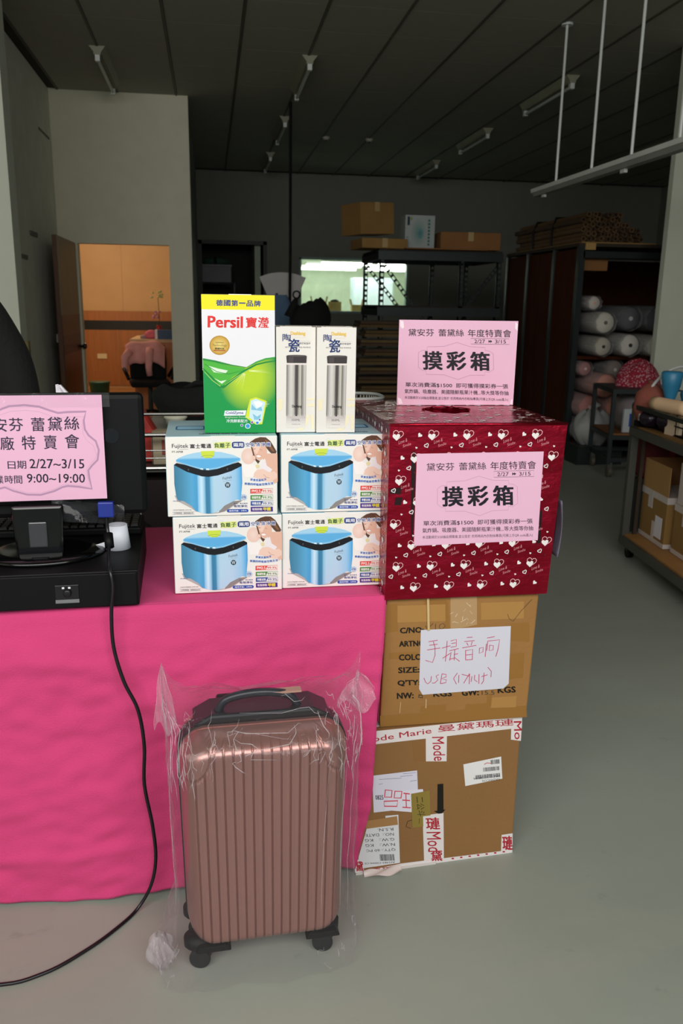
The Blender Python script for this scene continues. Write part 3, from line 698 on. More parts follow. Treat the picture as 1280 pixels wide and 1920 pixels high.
nt = pm.node_tree; b_ = nt.nodes['Principled BSDF']; tc = nt.nodes.new('ShaderNodeTexCoord'); vo = nt.nodes.new('ShaderNodeTexVoronoi'); vo.inputs['Scale'].default_value = 60; vo.inputs['Randomness'].default_value = 1
nt.links.new(tc.outputs['Object'], vo.inputs['Vector']); rp = nt.nodes.new('ShaderNodeValToRGB'); rp.color_ramp.elements[0].position = .30; rp.color_ramp.elements[1].position = .42
rp.color_ramp.elements[0].color = (*lin('#c9a0a8'), 1); rp.color_ramp.elements[1].color = (*lin('#9c1f38'), 1)
nt.links.new(vo.outputs['Distance'], rp.inputs[0]); nt.links.new(rp.outputs[0], b_.inputs['Base Color'])
def pbun(u, v):
    a = u*2*math.pi; r = (1-(v)**2.2)**.5 if v < 1 else 0
    return (.21*r*math.cos(a)*(1+.05*math.sin(4*a)), .16*r*math.sin(a), .215*v*(1+.1*math.sin(3*a)))
M().grid(pbun, 40, 16).build('body', pm, t, True)
M().tube([(-.21, 0, .012), (0, -.165, .012), (.21, 0, .012)], .012, 6).build('gathered_hem', mat('dark_hem', '#6a1a26', .9), t, True)
t = T('hoop_handle', 'thin white hoop handle arching over the black bags on the right trolley', 'hoop', (2.60, 4.30, .80))
M().tube([(.24*math.cos(R(a)), .0, .31*math.sin(R(a))) for a in range(0, 181, 9)], .009, 8).build('hoop', mat('hoop_white', '#b4b4b2', .4), t, True)
M().box(-.26, -.02, -.022, -.22, .02, .01).box(.22, -.02, -.022, .26, .02, .01).build('clip', blackp, t)
t = T('blue_scoop', 'blue plastic scoop standing among the black bags', 'scoop', (2.47, 4.20, .79))
M().lathe([(.022, 0), (.026, .15), (.048, .22), (.058, .29), (.048, .30)], 18).build('cup', mat('blue_plastic', '#2f7ba0', .4), t, True); M().box(-.012, -.012, -.0, .012, .012, .05).build('handle', mat('blue_plastic2', '#28698a', .4), t)
t = T('blue_tub', 'second blue plastic scoop cut off at the right edge', 'scoop', (2.62, 4.24, .79))
M().lathe([(.035, 0), (.04, .10), (.06, .17), (.055, .19)], 18).build('cup', mat('blue_plastic', '#2f7ba0', .4), t, True); M().box(-.012, -.012, -.0, .012, .012, .05).build('handle', mat('blue_plastic2', '#28698a', .4), t)
t = T('orange_pouch', 'dull orange cloth pouch behind the blue scoop', 'pouch', (2.43, 4.33, .79))
M().lathe([(.06, 0), (.09, .08), (.08, .17), (.03, .22)], 16).build('body', mat('dull_orange', '#8a4a3c', .9, bump=.3), t, True); M().lathe([(.02, .215), (.03, .24)], 10).build('tied_neck', mat('dull_orange2', '#7a4033', .9), t)
for x, y, s_, lab in ((2.385, 4.22, .060, 'dark purple-black bag, leftmost on the right trolley'), (2.41, 4.07, .065, 'glossy black bag beside the peach roll on the right trolley'), (2.56, 4.08, .075, 'black bag under the hoop at the right edge')):
    t = T('dark_bag', lab, 'bag', (x, y, .79))
    M().grid(lambda u, v: (s_*math.sin(math.pi*(.12+.84*v))**.6*math.cos(u*6.2832)*(1+.1*math.sin(5*u*6.28)), s_*math.sin(math.pi*(.12+.84*v))**.6*math.sin(u*6.2832), 1.6*s_*v), 30, 12).build('body', mat('purple_black', '#1c0f1e', .3, bump=.6, bscale=18), t, True)
    M().lathe([(.015, 1.55*s_), (.02, 1.6*s_+.02)], 8).build('knot', blackp, t)
t = T('peach_cloth_roll', 'peach beige cloth roll on top of the right trolley at the frame edge', 'cloth', (2.385, 3.92, .895), 95)
M().grid(lambda u, v: ((-.02+.04*u)*1.0+(v-.2)*.30, (.026+.016*u)*math.cos(u*11), .025+(.026+.016*u)*math.sin(u*11)), 50, 6).build('body', mat('peach_cloth', '#e8c29a', .85), t, True, solid=.004)
M().box(.0, -.01, -.155, .12, .01, -.02).build('hanging_tag', mat('tag_cloth', '#cdb79c', .8), t)

# ------------------------------------------------------------------ behind the counter, left
t = T('shopping_cart', 'chrome wire shopping cart behind the black monitor and box stack', 'cart', (-.28, 3.22, 0))
for z, r_ in ((1.0, .007), (.92, .009), (.79, .008), (.86, .003), (.83, .003)):
    M().tube([(-.45, 0, z), (.30, 0, z)], r_, 8).build('rail', chrome, t); (z < .95) and M().tube([(-.45, .42, z-.05), (.30, .42, z-.05)], r_, 8).build('rail', chrome, t)
    M().tube([(-.45, 0, z), (-.45, .42, z-.05)], r_, 8).build('rail', chrome, t); M().tube([(.30, 0, z), (.30, .42, z-.05)], r_, 8).build('rail', chrome, t)
b = M()
for i in range(16): b.bar((-.45+.05*i, 0, .79), (-.45+.05*i, 0, .92), .0035)
b.build('wire', chrome, t)
M().box(-.45, 0, .775, .30, .42, .785).build('basket_tray', steel2, t)
for x in (-.45, .30):
    for y in (0, .42): M().tube([(x, y, .05), (x, y, 1.0 if y == 0 else .88)], .011, 8).build('post', chrome, t); M().tube([(x-.01, y, .05), (x+.01, y, .05)], .05, 14).build('wheel', blackp, t)
M().box(-.44, .02, .2, .29, .41, .74).build('dark_bin', mat('maroon_black', '#180607', .7), t)
t = T('red_bag', 'red bag with dark handle standing in the chrome cart', 'bag', (-.34, 3.42, .787))
M().extr([(-.12, 0), (.16, 0), (.14, .08), (.06, .22), (-.02, .25), (-.10, .22)], -.06, .06).build('body', mat('coral_red', '#b8352c', .6, bump=.3), t, bevel=.02)
M().tube([(-.06, -.065, .12), (-.02, -.075, .17), (.03, -.065, .12)], .012, 6).build('handle', blackc, t, True)
t = T('paper_box', 'cream paper box in the chrome cart', 'box', (-.17, 3.36, .787)); M().box(-.07, -.05, 0, .07, .05, .13).build('body', mat('cream_box', '#b7a98e', .7), t, bevel=.004); M().box(-.03, -.053, .04, .02, -.05, .10).build('red_mark', mat('brick_red', '#9a4a3a', .7), t)
t = T('small_box', 'small tan box standing in the chrome cart', 'box', (-.03, 3.36, .787)); M().box(-.06, -.05, 0, .06, .05, .10).build('body', mat('cream_box2', '#a8967a', .7), t, bevel=.004); M().box(-.06, -.055, .1, .06, .055, .108).build('lid', mat('brick_red', '#9a4a3a', .7), t)
# side table carrying bowl, bag etc.
t = T('side_table', 'low table with white papers behind the stack of boxes', 'table', (.02, 4.00, 0))
M().box(-.32, -.28, .82, .45, .40, .85).build('top', mat('grey_table', '#8f8f88', .5), t)
for x in (-.27, .42):
    for y in (-.25, .37): M().box(x-.02, y-.02, 0, x+.02, y+.02, .82).build('leg', steel, t)
t = T('noodle_bowl', 'white paper noodle bowl with green band behind the box stack', 'bowl', (-.165, 3.82, .85)); t.scale = (.62, .62, .75)
M().lathe([(.055, 0), (.075, .07), (.085, .075), (.085, .082), (.08, .09), (.02, .092)], 22).build('bowl', mat('bowl_white', '#d8d8c4', .5), t, True)
M().lathe([(.0575, .005), (.068, .035), (.0685, .035), (.058, .005)], 22).build('green_band', mat('bowl_green', '#3e6e42', .5), t, True)
t = T('black_backpack', 'large black soft bag behind the green and yellow box', 'bag', (-.03, 4.22, .85))
def bp(u, v):
    a = u*2*math.pi; r = math.sin(math.pi*(.16+.70*v))**.4; return (.27*r*(abs(math.cos(a))**.7)*(1 if math.cos(a) > 0 else -1)+.02*math.sin(5*v), .13*r*math.sin(a), .165*v+.010*math.sin(4*a))
M().grid(bp, 44, 12).build('body', blackc, t, True); M().tube([(-.10, -.05, .15), (-.05, -.06, .18), (.05, -.06, .18), (.10, -.05, .15)], .012, 8).build('handle', blackc, t, True)
t = T('yellow_cloth', 'bright yellow cloth beside the green and yellow box', 'cloth', (.04, 3.92, .85))
M().extr([(-.12, 0), (.08, -.0), (.08, .085), (.0, .07), (-.10, .02)], -.03, .03).build('body', mat('yellow_cloth', '#c6c81c', .8, bump=.3), t, bevel=.01); M().box(-.0, -.034, 0, .02, -.03, .03).build('pink_edge', mat('pink_edge', '#d883a8', .7), t)
t = T('tan_pouch', 'small tan paper box touching the yellow cloth', 'box', (.11, 3.84, .85)); M().box(-.05, -.03, 0, .05, .03, .10).build('body', tan2, t, bevel=.003); M().box(-.05, -.032, .07, .05, .032, .102).build('lid', tan3, t)
t = T('black_dish', 'small black dish in front of the yellow cloth', 'dish', (-.05, 3.84, .85)); M().lathe([(.03, 0), (.055, .025), (.06, .03), (.05, .03), (.02, .01)], 18).build('body', blackp, t, True); M().lathe([(.045, .02), (.03, .024)], 14).build('filling', mat('dark_green', '#2c4a2c', .8), t)
t = T('paper_sheets', 'white paper sheets lying on the side table', 'paper', (-.02, 3.78, .85)); M().box(-.15, -.04, 0.0, -.10, .1, .004).build('sheet', whitepaper, t, False); M().box(-.22, -.04, 0.0, -.16, .0, .004).build('sheet', whitepaper, t)
t = T('dining_chair', 'dark navy chair back with a white piping beside the box stack', 'chair', (-.26, 2.85, 0))
M().grid(lambda u, v: (-.12+.22*u, .02*math.sin(3*u), .42+.27*v*(1-.9*max(0, u-.3)**2)-.0), 10, 8).build('backrest', mat('navy', '#10151f', .8), t, True, solid=.04)
M().box(-.14, -.02, .40, .30, .29, .45).build('seat', mat('navy', '#10151f', .8), t, bevel=.02)
for x in (-.1, .26):
    for y in (.0, .27): M().tube([(x, y, 0), (x, y, .41)], .012, 8).build('leg', steel, t)
M().tube([(-.02, -.03, .92), (.01, -.03, .68)], .007, 8).build('back_post', white_metal, t)
M().tube([(.0, -.03, .66), (.03, -.035, .655), (.05, -.035, .63)], .004, 6).build('piping', white_metal, t)
# mesh basket behind cup boxes
t = T('mesh_basket', 'white perforated basket with light blue cloth, between cup boxes and red box', 'basket', (.365, 2.36, .752))
def bk(u, v, k=0):
    a = u*2*math.pi; r = .085+.025*v; c, s_ = math.cos(a), math.sin(a)
    return (r*1.1*abs(c)**.6*(1 if c > 0 else -1), (r*.75)*abs(s_)**.6*(1 if s_ > 0 else -1), .41*v)
b = M()
for i in range(56):
    b.bar(bk(i/56, 0), bk(i/56, 1), .0025)
for j in range(26): b.tube([bk(i/28, j/25) for i in range(29)], .0015, 4, False)
b.build('mesh_side', mat('basket_white', '#b9bdb9', .5), t); b = M().tube([bk(i/28, 1) for i in range(29)], .005, 6, False); b.build('rim', mat('basket_white', '#b9bdb9', .5), t, True)
M().lathe([(.06, .01), (.066, .30), (.05, .36)], 20, (0, 0, 0), 1.1, .75).build('blue_cloth', mat('light_blue_cloth', '#6fa3bd', .8, bump=.3), t, True)

# ------------------------------------------------------------------ counter table and cloth
t = T('counter_table', 'folding counter table under the hot pink cloth', 'table', (0, 0, 0))
M().box(-1.5, 1.83, .715, .375, 2.46, .742).build('tabletop', mat('table_laminate', '#c8c4ba', .5), t, bevel=.004)
for x in (-1.42, .25):
    for y in (1.90, 2.40): M().tube([(x, y, 0), (x, y, .715)], .014, 10).build('leg', steel2, t)
    M().tube([(x, 1.90, .15), (x, 2.40, .15)], .01, 8).build('crossbar', steel2, t)
pink = mat('hot_pink_cloth', '#d5447a', .85, bump=.25, bscale=350, var=.03, vscale=4, spec=.2)
pb = pink.node_tree.nodes['Principled BSDF']; pb.inputs['Sheen Weight'].default_value = .15; pb.inputs['Sheen Tint'].default_value = (1, .4, .65, 1)
cl = T('tablecloth', 'hot pink cloth covering the counter and hanging to the floor', 'tablecloth', (0, 0, 0))
from mathutils import noise as NZ
def edge_x(z):
    pts = [(0, .332), (.10, .345), (.2, .366), (.434, .376), (.6, .388), (.745, .396)]
    for (a, xa), (b, xb) in zip(pts, pts[1:]):
        if z <= b: return xa+(xb-xa)*(z-a)/(b-a)
    return .396
def front(u, v):      # v 0 = table edge, 1 = hem
    x0 = -1.55
    hem = .004+.018*max(0, min(1, (u*1.95-1.55+.45)/.3))*0
    z = .752-(.752-.008)*v
    x = x0+(edge_x(z)-x0)*u
    y = 1.805-.012*min(1, v*8)
    fold = .016*NZ.noise(Vector((x*2.2+z*2.0, z*3.2, 0)))+.006*NZ.noise(Vector((x*6+z*4, z*10-x*3, 3)))
    wr = .006*NZ.noise(Vector((x*12+z*16, z*22-x*12, 7)))
    sag = .012*math.sin((x+.05*math.sin(z*9))*9+z*3.5)*v
    # diagonal drag lines near the hem at left and below the drawer
    d1 = .006*math.exp(-((z-(.13+.05*(x+.4)))/.02)**2)*max(0, min(1, (.05-x)/.3)) + .005*math.exp(-((z-(.64-.10*(x+.5)))/.02)**2)*max(0, min(1, (.0-x)/.3))
    right = .012*math.cos(min(1, (1-u)*22)*math.pi)*min(1, v*2)*(1 if u > .9 else 0)
    y += (fold+wr)*min(1, v*5)+sag*.6-d1-right*.6
    if v < .04: z = .752-.004*(v/.04)**2*6; y = 1.812-.012*(v/.04)
    hemz = .010*NZ.noise(Vector((x*3, 0, 9)))+.016*(1 if x > -.3 else 0)*max(0, min(1, (x+.3)/.3))
    return (x, min(y, 1.822), max(.004, z+hemz*v*v))
M().grid(front, 220, 110).build('front_drape', pink, cl, True, solid=.0016)
def top(u, v):
    x = -1.55+u*1.946; y = 1.812+v*.672
    return (x, y, .7515+.0012*NZ.noise(Vector((x*7, y*7, 0)))*min(1, v*9)*(1 if v < .97 else 0)-(.004 if u > .995 else 0))
M().grid(top, 120, 50).build('top_cover', pink, cl, True, solid=.0012)
def side(u, v):
    y = 1.812+u*.672; z = .750-.33*v
    return (.396-.010*v+.003*math.sin(u*30)*v, y, z)
M().grid(side, 50, 20).build('side_drape', pink, cl, True, solid=.0012)

# ------------------------------------------------------------------ cartons on the right
ct = mat('clear_packing_tape', '#c6a473', .12, coat=.6)
t = T('bottom_carton', 'big tan carton on the floor bound with red-lettered white tape', 'box', (.335, 1.80, 0), 4)
Wb, Hb = .432, .402
M().box(0, 0, 0, Wb, .42, Hb).build('body', mat('carton_brown', '#8c6438', .8, bump=.1, bscale=90, var=.06, vscale=4), t, bevel=.004)
p = Print((0, 0, Hb), (Wb, 0, 0), (0, 0, -Hb), [(190, 155), (1195, 80), (1090, 985), (60, 1125)])
TW_ = '#e4dcda'; RD = '#b02a38'
def tapeq(q, L=1): p.poly(q, TW_, L)
tapeq([(190, 155), (1195, 80), (1190, 152), (200, 240)]); 
tapeq([(604, 170), (735, 160), (718, 355), (590, 352)], 2)
tapeq([(1130, 90), (1195, 84), (1180, 236), (1120, 226)], 2)
tapeq([(538, 715), (672, 700), (650, 1020), (520, 1040)], 2)
tapeq([(1030, 860), (1100, 850), (1092, 985), (1020, 975)], 2)
tapeq([(85, 1110), (370, 1050), (1090, 965), (1092, 990), (330, 1110), (60, 1140)], 1)
tapeq([(60, 1020), (125, 1015), (120, 1100), (60, 1125)], 2)
p.txt('Mode Marie', 205, 190, 640, 225, RD, .012, 4, -55); p.txt('曼黛瑪璉', 680, 122, 1140, 165, RD, .012, 4, -30)
p.txt('Mode', 640, 195, 712, 350, RD, .012, 5, rot=90); p.txt('Mo', 1142, 110, 1188, 225, RD, .012, 5, rot=90)
p.txt('璉', 556, 730, 640, 812, RD, .03, 5); p.txt('Mod', 552, 830, 642, 970, RD, .012, 5, rot=90); p.txt('黛', 568, 970, 640, 1035, RD, .03, 5)
p.txt('璉', 1034, 868, 1092, 965, RD, .03, 5); p.txt('黛', 70, 1030, 118, 1100, RD, .03, 5); p.txt('瑪', 150, 1085, 230, 1120, RD, .03, 5, -8); p.txt('璉', 240, 1075, 320, 1108, RD, .03, 5, -8)
for i in range(7): p.rect(700+i*55, 1015-i*7, 715+i*55, 1025-i*7, RD, 4)
p.poly([(520, 225), (600, 215), (590, 352), (518, 345)], '#8e6438', 1)
# labels
p.poly([(245, 438), (530, 410), (518, 660), (228, 688)], '#dcd8e6', 2)
for i, (a, b) in enumerate(((440, 520), (420, 500), (285, 430), (480, 522), (280, 305))): p.line([(a, 430+i*17), (b, 424+i*17)], 3, '#8d8b9c', 3)
p.txt('0825', 250, 570, 300, 600, '#2c2a40', .02, 3)
p.poly([(345, 548), (555, 535), (560, 600), (470, 690), (300, 672)], '#e3dfea', 3)
for q in ([(318, 535), (360, 540), (352, 585), (308, 583)], [(378, 545), (422, 548), (412, 592), (368, 590)], [(302, 612), (390, 610), (380, 648), (300, 645)]): p.line(q, 8, '#d4455a', 4, True)
p.line([(430, 560), (470, 566)], 8, '#d4455a', 4); p.line([(418, 606), (468, 610)], 8, '#d4455a', 4); p.line([(415, 655), (468, 660)], 8, '#d4455a', 4); p.line([(445, 562), (440, 655)], 6, '#d4455a', 4)
p.poly([(478, 565), (598, 545), (588, 715), (540, 720), (536, 790), (465, 798)], '#8f7b38', 5)
p.txt('二公斗', 505, 585, 555, 720, '#3a3418', .005, 6, rot=90); p.line([(515, 735), (512, 770)], 3, '#3a3418', 6)
p.poly([(650, 505), (686, 502), (674, 678), (686, 676), (664, 702), (640, 705), (612, 686), (634, 684)], '#16130f', 4)
p.poly([(820, 378), (1055, 333), (1055, 478), (822, 522)], '#e6e4e2', 2)
for (x0, y0, x1, h) in ((990, 350, 1042, 28), (940, 395, 1042, 26), (888, 440, 1040, 26)):
    x = x0
    while x < x1: w_ = random.choice((2, 3, 5)); p.rect(x, y0+(x1-x)*.08, x+w_, y0+h+(x1-x)*.08, '#2a2a30', 3); x += w_+random.choice((2, 3))
p.line([(948, 382), (965, 372), (992, 375)], 4, '#c02838', 3)
p.txt('MADE IN CHINA', 875, 468, 1042, 482, '#44444c', 0, 3, -18, flip=True); p.txt('1SA20NCCN', 930, 484, 1040, 498, '#44444c', 0, 3, -10, flip=True)
p.poly([(170, 800), (300, 770), (300, 712), (384, 706), (362, 1045), (85, 1085), (95, 1000)], '#dcdcde', 2)
p.poly([(165, 800), (170, 745), (375, 715), (375, 775)], '#a87d4e', 3)
for i, s_ in enumerate(('R.S.N.', 'NO.:  DATE:', 'G.W.:   KG', 'N.W.:   KG', 'QTY.: 60 PC')): p.txt(s_, 150 if i else 240, 800+i*36, 342, 820+i*36, '#35353c', .0, 4, -6, flip=True)
x = 235
while x < 325: w_ = random.choice((3, 5)); p.rect(x, 982, x+w_, 1028, '#222', 4) if False else p.rect(x, 982, x+w_, 1028, '#222226', 4); x += w_+3
p.txt('A02483-C0044-C0', 130, 1040, 330, 1052, '#35353c', 0, 4, -6, flip=True)
p.line([(470, 745), (440, 752), (425, 790), (455, 803)], 3, '#2c2418', 3)
p.build('printed_tape_and_labels', t)
M().box(.0, -.004, -.0, Wb*.5, .0, .006).build('tape_fold', mat('white_tape2', '#d8d0cc', .4), t)
tp = M().grid(lambda u, v: (.02+.10*u, -.002-.022*v*(.6+.4*math.sin(u*3.1)), .003+.006*(1-v)+.003*math.sin(9*u+5*v)), 20, 6).build('loose_tape', mat('loose_tape', '#d9c8c2', .4), t, True)
M().box(-.001, .02, Hb, Wb+.001, .40, Hb+.0012).build('top_tape', mat('white_tape3', '#d8d0ce', .35), t)

t = T('middle_carton', 'tan carton with stencilled lettering between the red box and bottom carton', 'box', (.392, 1.817, Hb+.002), 0)
Wm, Hm = .385, .337
b = M().add([(0, 0, 0), (Wm-.005, 0, 0), (Wm-.005, .42, 0), (0, .42, 0), (.008, 0, Hm), (Wm+.004, 0, Hm), (Wm+.004, .42, Hm), (.008, .42, Hm)],
            [(0, 1, 2, 3), (4, 5, 6, 7), (0, 1, 5, 4), (1, 2, 6, 5), (2, 3, 7, 6), (3, 0, 4, 7)])
b.build('body', mat('carton_tan', '#9b6e38', .7, bump=.1, bscale=90, var=.06, vscale=4), t, bevel=.004)
p = Print((.0, 0, Hm), (Wm, 0, 0), (0, 0, -Hm), [(152, 85), (1238, 62), (1120, 965), (92, 1032)])
DT = '#966a32'; LT = '#ad8046'
for q in ([(155, 130), (250, 125), (245, 330), (150, 340)], [(440, 105), (600, 100), (600, 140), (440, 150)], [(585, 115), (610, 115), (610, 320), (580, 320)], [(160, 150), (330, 145), (330, 230), (155, 240)],
          [(1040, 285), (1165, 280), (1160, 420), (1035, 410)], [(1010, 510), (1120, 500), (1100, 680), (1000, 690)], [(180, 490), (380, 485), (380, 530), (175, 535)], [(700, 870), (870, 860), (860, 905), (690, 915)], [(95, 950), (1110, 880), (1112, 960), (95, 1030)], [(390, 880), (560, 870), (560, 920), (380, 925)], [(850, 800), (880, 800), (870, 880), (840, 882)]): p.poly(q, DT, 1)
for q in ([(250, 140), (590, 135), (585, 260), (245, 265)], [(840, 130), (1140, 125), (1130, 250), (835, 255)], [(880, 820), (1050, 810), (1040, 890), (870, 895)]): p.poly(q, LT, 1)
p.poly([(628, 85), (815, 80), (805, 290), (618, 330)], '#b39066', 2)
for i in range(14):
    a = random.uniform(640, 800); b_ = random.uniform(100, 280); p.line([(a, b_), (a+random.uniform(-40, 30), b_+random.uniform(5, 30))], random.uniform(1.5, 5), '#d9c3a6', 3)
BK = '#1c1814'
for s_, x0, y0, x1, y1 in (('C/NO:', 262, 305, 428, 345), ('ARTNO:', 252, 404, 440, 444), ('COLOR:', 247, 503, 450, 545), ('SIZE:', 238, 598, 385, 638), ("Q'TY:", 230, 692, 385, 735), ('NW:', 222, 785, 336, 826), ('KGS', 478, 772, 604, 812), ('GW:', 676, 764, 790, 806), ('KGS', 924, 746, 1044, 788)):
    p.txt(s_, x0, y0, x1, y1, BK, .055, 4, -4)
p.line([(440, 290), (455, 318), (498, 275)], 3, '#3a342c', 4); p.line([(515, 278), (512, 320)], 3, '#3a342c', 4); p.line([(545, 285), (538, 310), (560, 318), (582, 296), (570, 276), (545, 285)], 3, '#3a342c', 4)
p.line([(378, 795), (372, 815), (400, 820), (398, 800), (378, 800)], 6, '#3a342c', 4); p.txt('15.5', 812, 770, 900, 800, '#4a4238', 0, 4)
p.line([(1020, 215), (1030, 250), (1055, 270), (1110, 200), (1195, 110)], 3, '#5a4528', 4)
p.line([(425, 830), (420, 895)], 4, '#e2c9a0', 3); p.line([(245, 850), (235, 930)], 4, '#d0b083', 3)
p.build('stencil_print', t)
nt_ = Print((.0, 0, Hm), (Wm, 0, 0), (0, 0, -Hm), [(152, 85), (1238, 62), (1120, 965), (92, 1032)])
nt_.poly([(408, 322), (1038, 303), (1000, 720), (962, 755), (400, 797), (378, 755)], '#d5d3de', 8)
nt_.build('handwritten_note', t)['label'] = 'white paper note with red handwriting taped on the carton'
nk = Print((.0, 0, Hm), (Wm, 0, 0), (0, 0, -Hm), [(152, 85), (1238, 62), (1120, 965), (92, 1032)])
INK = '#c22f5c'
for st in ([(458, 410), (524, 398)], [(462, 436), (522, 428)], [(446, 470), (540, 456)], [(492, 408), (502, 450), (500, 510), (480, 562), (432, 546)],
           [(550, 458), (612, 440)], [(590, 405), (582, 480), (570, 556)], [(552, 532), (618, 490)], [(615, 405), (655, 395), (652, 445), (612, 452)], [(618, 425), (650, 420)], [(602, 478), (668, 462)], [(640, 470), (632, 548)], [(632, 505), (662, 500)], [(612, 500), (600, 550)], [(600, 540), (640, 530), (670, 556)],
           [(728, 382), (768, 380)], [(708, 412), (782, 405)], [(725, 420), (735, 440)], [(765, 412), (755, 440)], [(692, 458), (792, 440)], [(715, 475), (712, 548)], [(715, 478), (765, 470), (758, 545)], [(716, 510), (758, 506)], [(714, 546), (758, 544)],
           [(812, 462), (808, 500), (835, 488), (838, 455), (812, 462)], [(862, 430), (848, 525)], [(868, 388), (922, 378)], [(872, 412), (862, 480)], [(872, 410), (955, 402), (940, 470), (922, 524)], [(884, 440), (878, 480), (905, 475), (910, 445), (884, 440)],
           [(415, 675), (425, 705), (440, 718), (462, 700), (468, 662)], [(520, 650), (500, 662), (512, 690), (488, 712), (470, 712)], [(543, 645), (528, 716)], [(543, 646), (572, 650), (570, 668), (537, 680), (572, 690), (566, 710), (528, 717)], [(650, 640), (622, 680), (640, 722)],
           [(660, 655), (655, 712)], [(680, 650), (735, 665)], [(735, 645), (690, 715)], [(735, 650), (728, 722)], [(750, 665), (742, 705)], [(770, 655), (765, 690), (785, 705)], [(800, 650), (795, 720)], [(835, 640), (828, 700), (812, 722)], [(815, 668), (858, 655)], [(862, 600), (885, 630), (880, 672)]):
    nk.line(st, 4.5, INK, 10)
nk.build('red_handwriting', t)
M().bar((.108, -.003, Hm-.002), (.113, -.003, Hm-.085), .0055, .002).build('string', mat('twine', '#cdb07c', .8), t)

# ------------------------------------------------------------------ red foil raffle box
foil = mat('red_foil', '#a8182f', .27, .92, bump=1.0, bscale=7, stretch=(1, 1, 2.2), var=.12, vscale=7, detail=5)
foil.node_tree.nodes['Principled BSDF'].inputs['Base Color'].default_value = (.30, .010, .015, 1)
WR, HR, DR = .408, .415, .475
t = T('raffle_box', 'box wrapped in red foil printed with white hearts, slot on top', 'box', (.392, 1.802, Hb+Hm+.004), 0)
RB = t
def fill2d(loops):
    c = bpy.data.curves.new('f', 'CURVE'); c.dimensions = '2D'; c.fill_mode = 'BOTH'
    for lp in loops:
        s_ = c.splines.new('POLY'); s_.points.add(len(lp)-1); s_.use_cyclic_u = True
        for q, (x, y) in zip(s_.points, lp): q.co = (x, y, 0, 1)
    o = bpy.data.objects.new('f', c); COL.objects.link(o); dg = bpy.context.evaluated_depsgraph_get()
    me = bpy.data.meshes.new_from_object(o.evaluated_get(dg)); v = [(q.co.x, q.co.y) for q in me.vertices]; f = [tuple(q.vertices) for q in me.polygons]
    bpy.data.objects.remove(o); bpy.data.curves.remove(c); bpy.data.meshes.remove(me); return v, f
xa, xb = .0, WR+.012
sl = [(.205+.060*math.cos(a)*(1+.08*math.sin(5*a)), .255+.060*math.sin(a)*(1+.12*math.sin(7*a))) for a in [i*2*math.pi/36 for i in range(36)]]
v, f = fill2d([[(0, 0), (xb, 0), (xb, DR), (0, DR)], sl])
def wav(x, z): return .0035*NZ.noise(Vector((x*9, z*7, 1)))
b = M(); b.add([(x, y, HR) for x, y in v], f)
b.add([(x, y, z) for z in (HR, HR-.03) for x, y in sl], [(i, (i+1) % 36, 36+(i+1) % 36, 36+i) for i in range(36)])
b.add([(0, 0, 0), (WR-.006, 0, 0), (WR-.006, DR, 0), (0, DR, 0), (0, 0, HR), (xb, 0, HR), (xb, DR, HR), (0, DR, HR)], [(0, 3, 2, 1), (0, 1, 5, 4), (1, 2, 6, 5), (2, 3, 7, 6), (3, 0, 4, 7)])
b.build('foil_wrap', foil, t)
lm = mat('slot_shade_card', '#241a14', .95)  # near-black liner added to put deep shade inside the slot
M().box(.006, .006, .01, WR-.012, .012, HR-.004).box(.006, DR-.012, .01, WR-.012, DR-.006, HR-.004).box(.006, .006, .01, .012, DR-.006, HR-.004).box(WR-.018, .006, .01, WR-.012, DR-.006, HR-.004).box(.006, .006, .01, WR-.012, DR-.006, .016).build('slot_shade_liner', lm, t)
M().tube([(x, y, HR+.0005+.002*abs(math.sin(5*i))) for i, (x, y) in enumerate(sl[:19])], .0018, 6).build('slot_lip', foil, t, True)
M().tube([(0, 0, HR), (.12, -.001, HR+.001), (.25, 0, HR), (xb, 0, HR)], .0035, 8).build('foil_edge', foil, t, True)
M().grid(lambda u, v: (xb-.001-.016*v*0+.004+.010*math.sin(math.pi*v)*(.5+.5*math.sin(3*u)), .002+.05*u, .09+.14*v), 4, 12).build('loose_flap', mat('flap_film', '#8f8aa0', .2, .3), t, True, solid=.0006)
HW = '#e9e4e2'; DRD = '#5c0c18'; LRD = '#d88a92'
hpt = [(0, .35)] ; 
def heart(cx, cy, s_, rot=0, n=18):
    out = []
    for i in range(n):
        a = 2*math.pi*i/n; x = 16*math.sin(a)**3/17; y = -(13*math.cos(a)-5*math.cos(2*a)-2*math.cos(3*a)-math.cos(4*a))/17
        c, sn = math.cos(rot), math.sin(rot); out.append((cx+s_*(x*c-y*sn), cy+s_*(x*sn+y*c)))
    return out
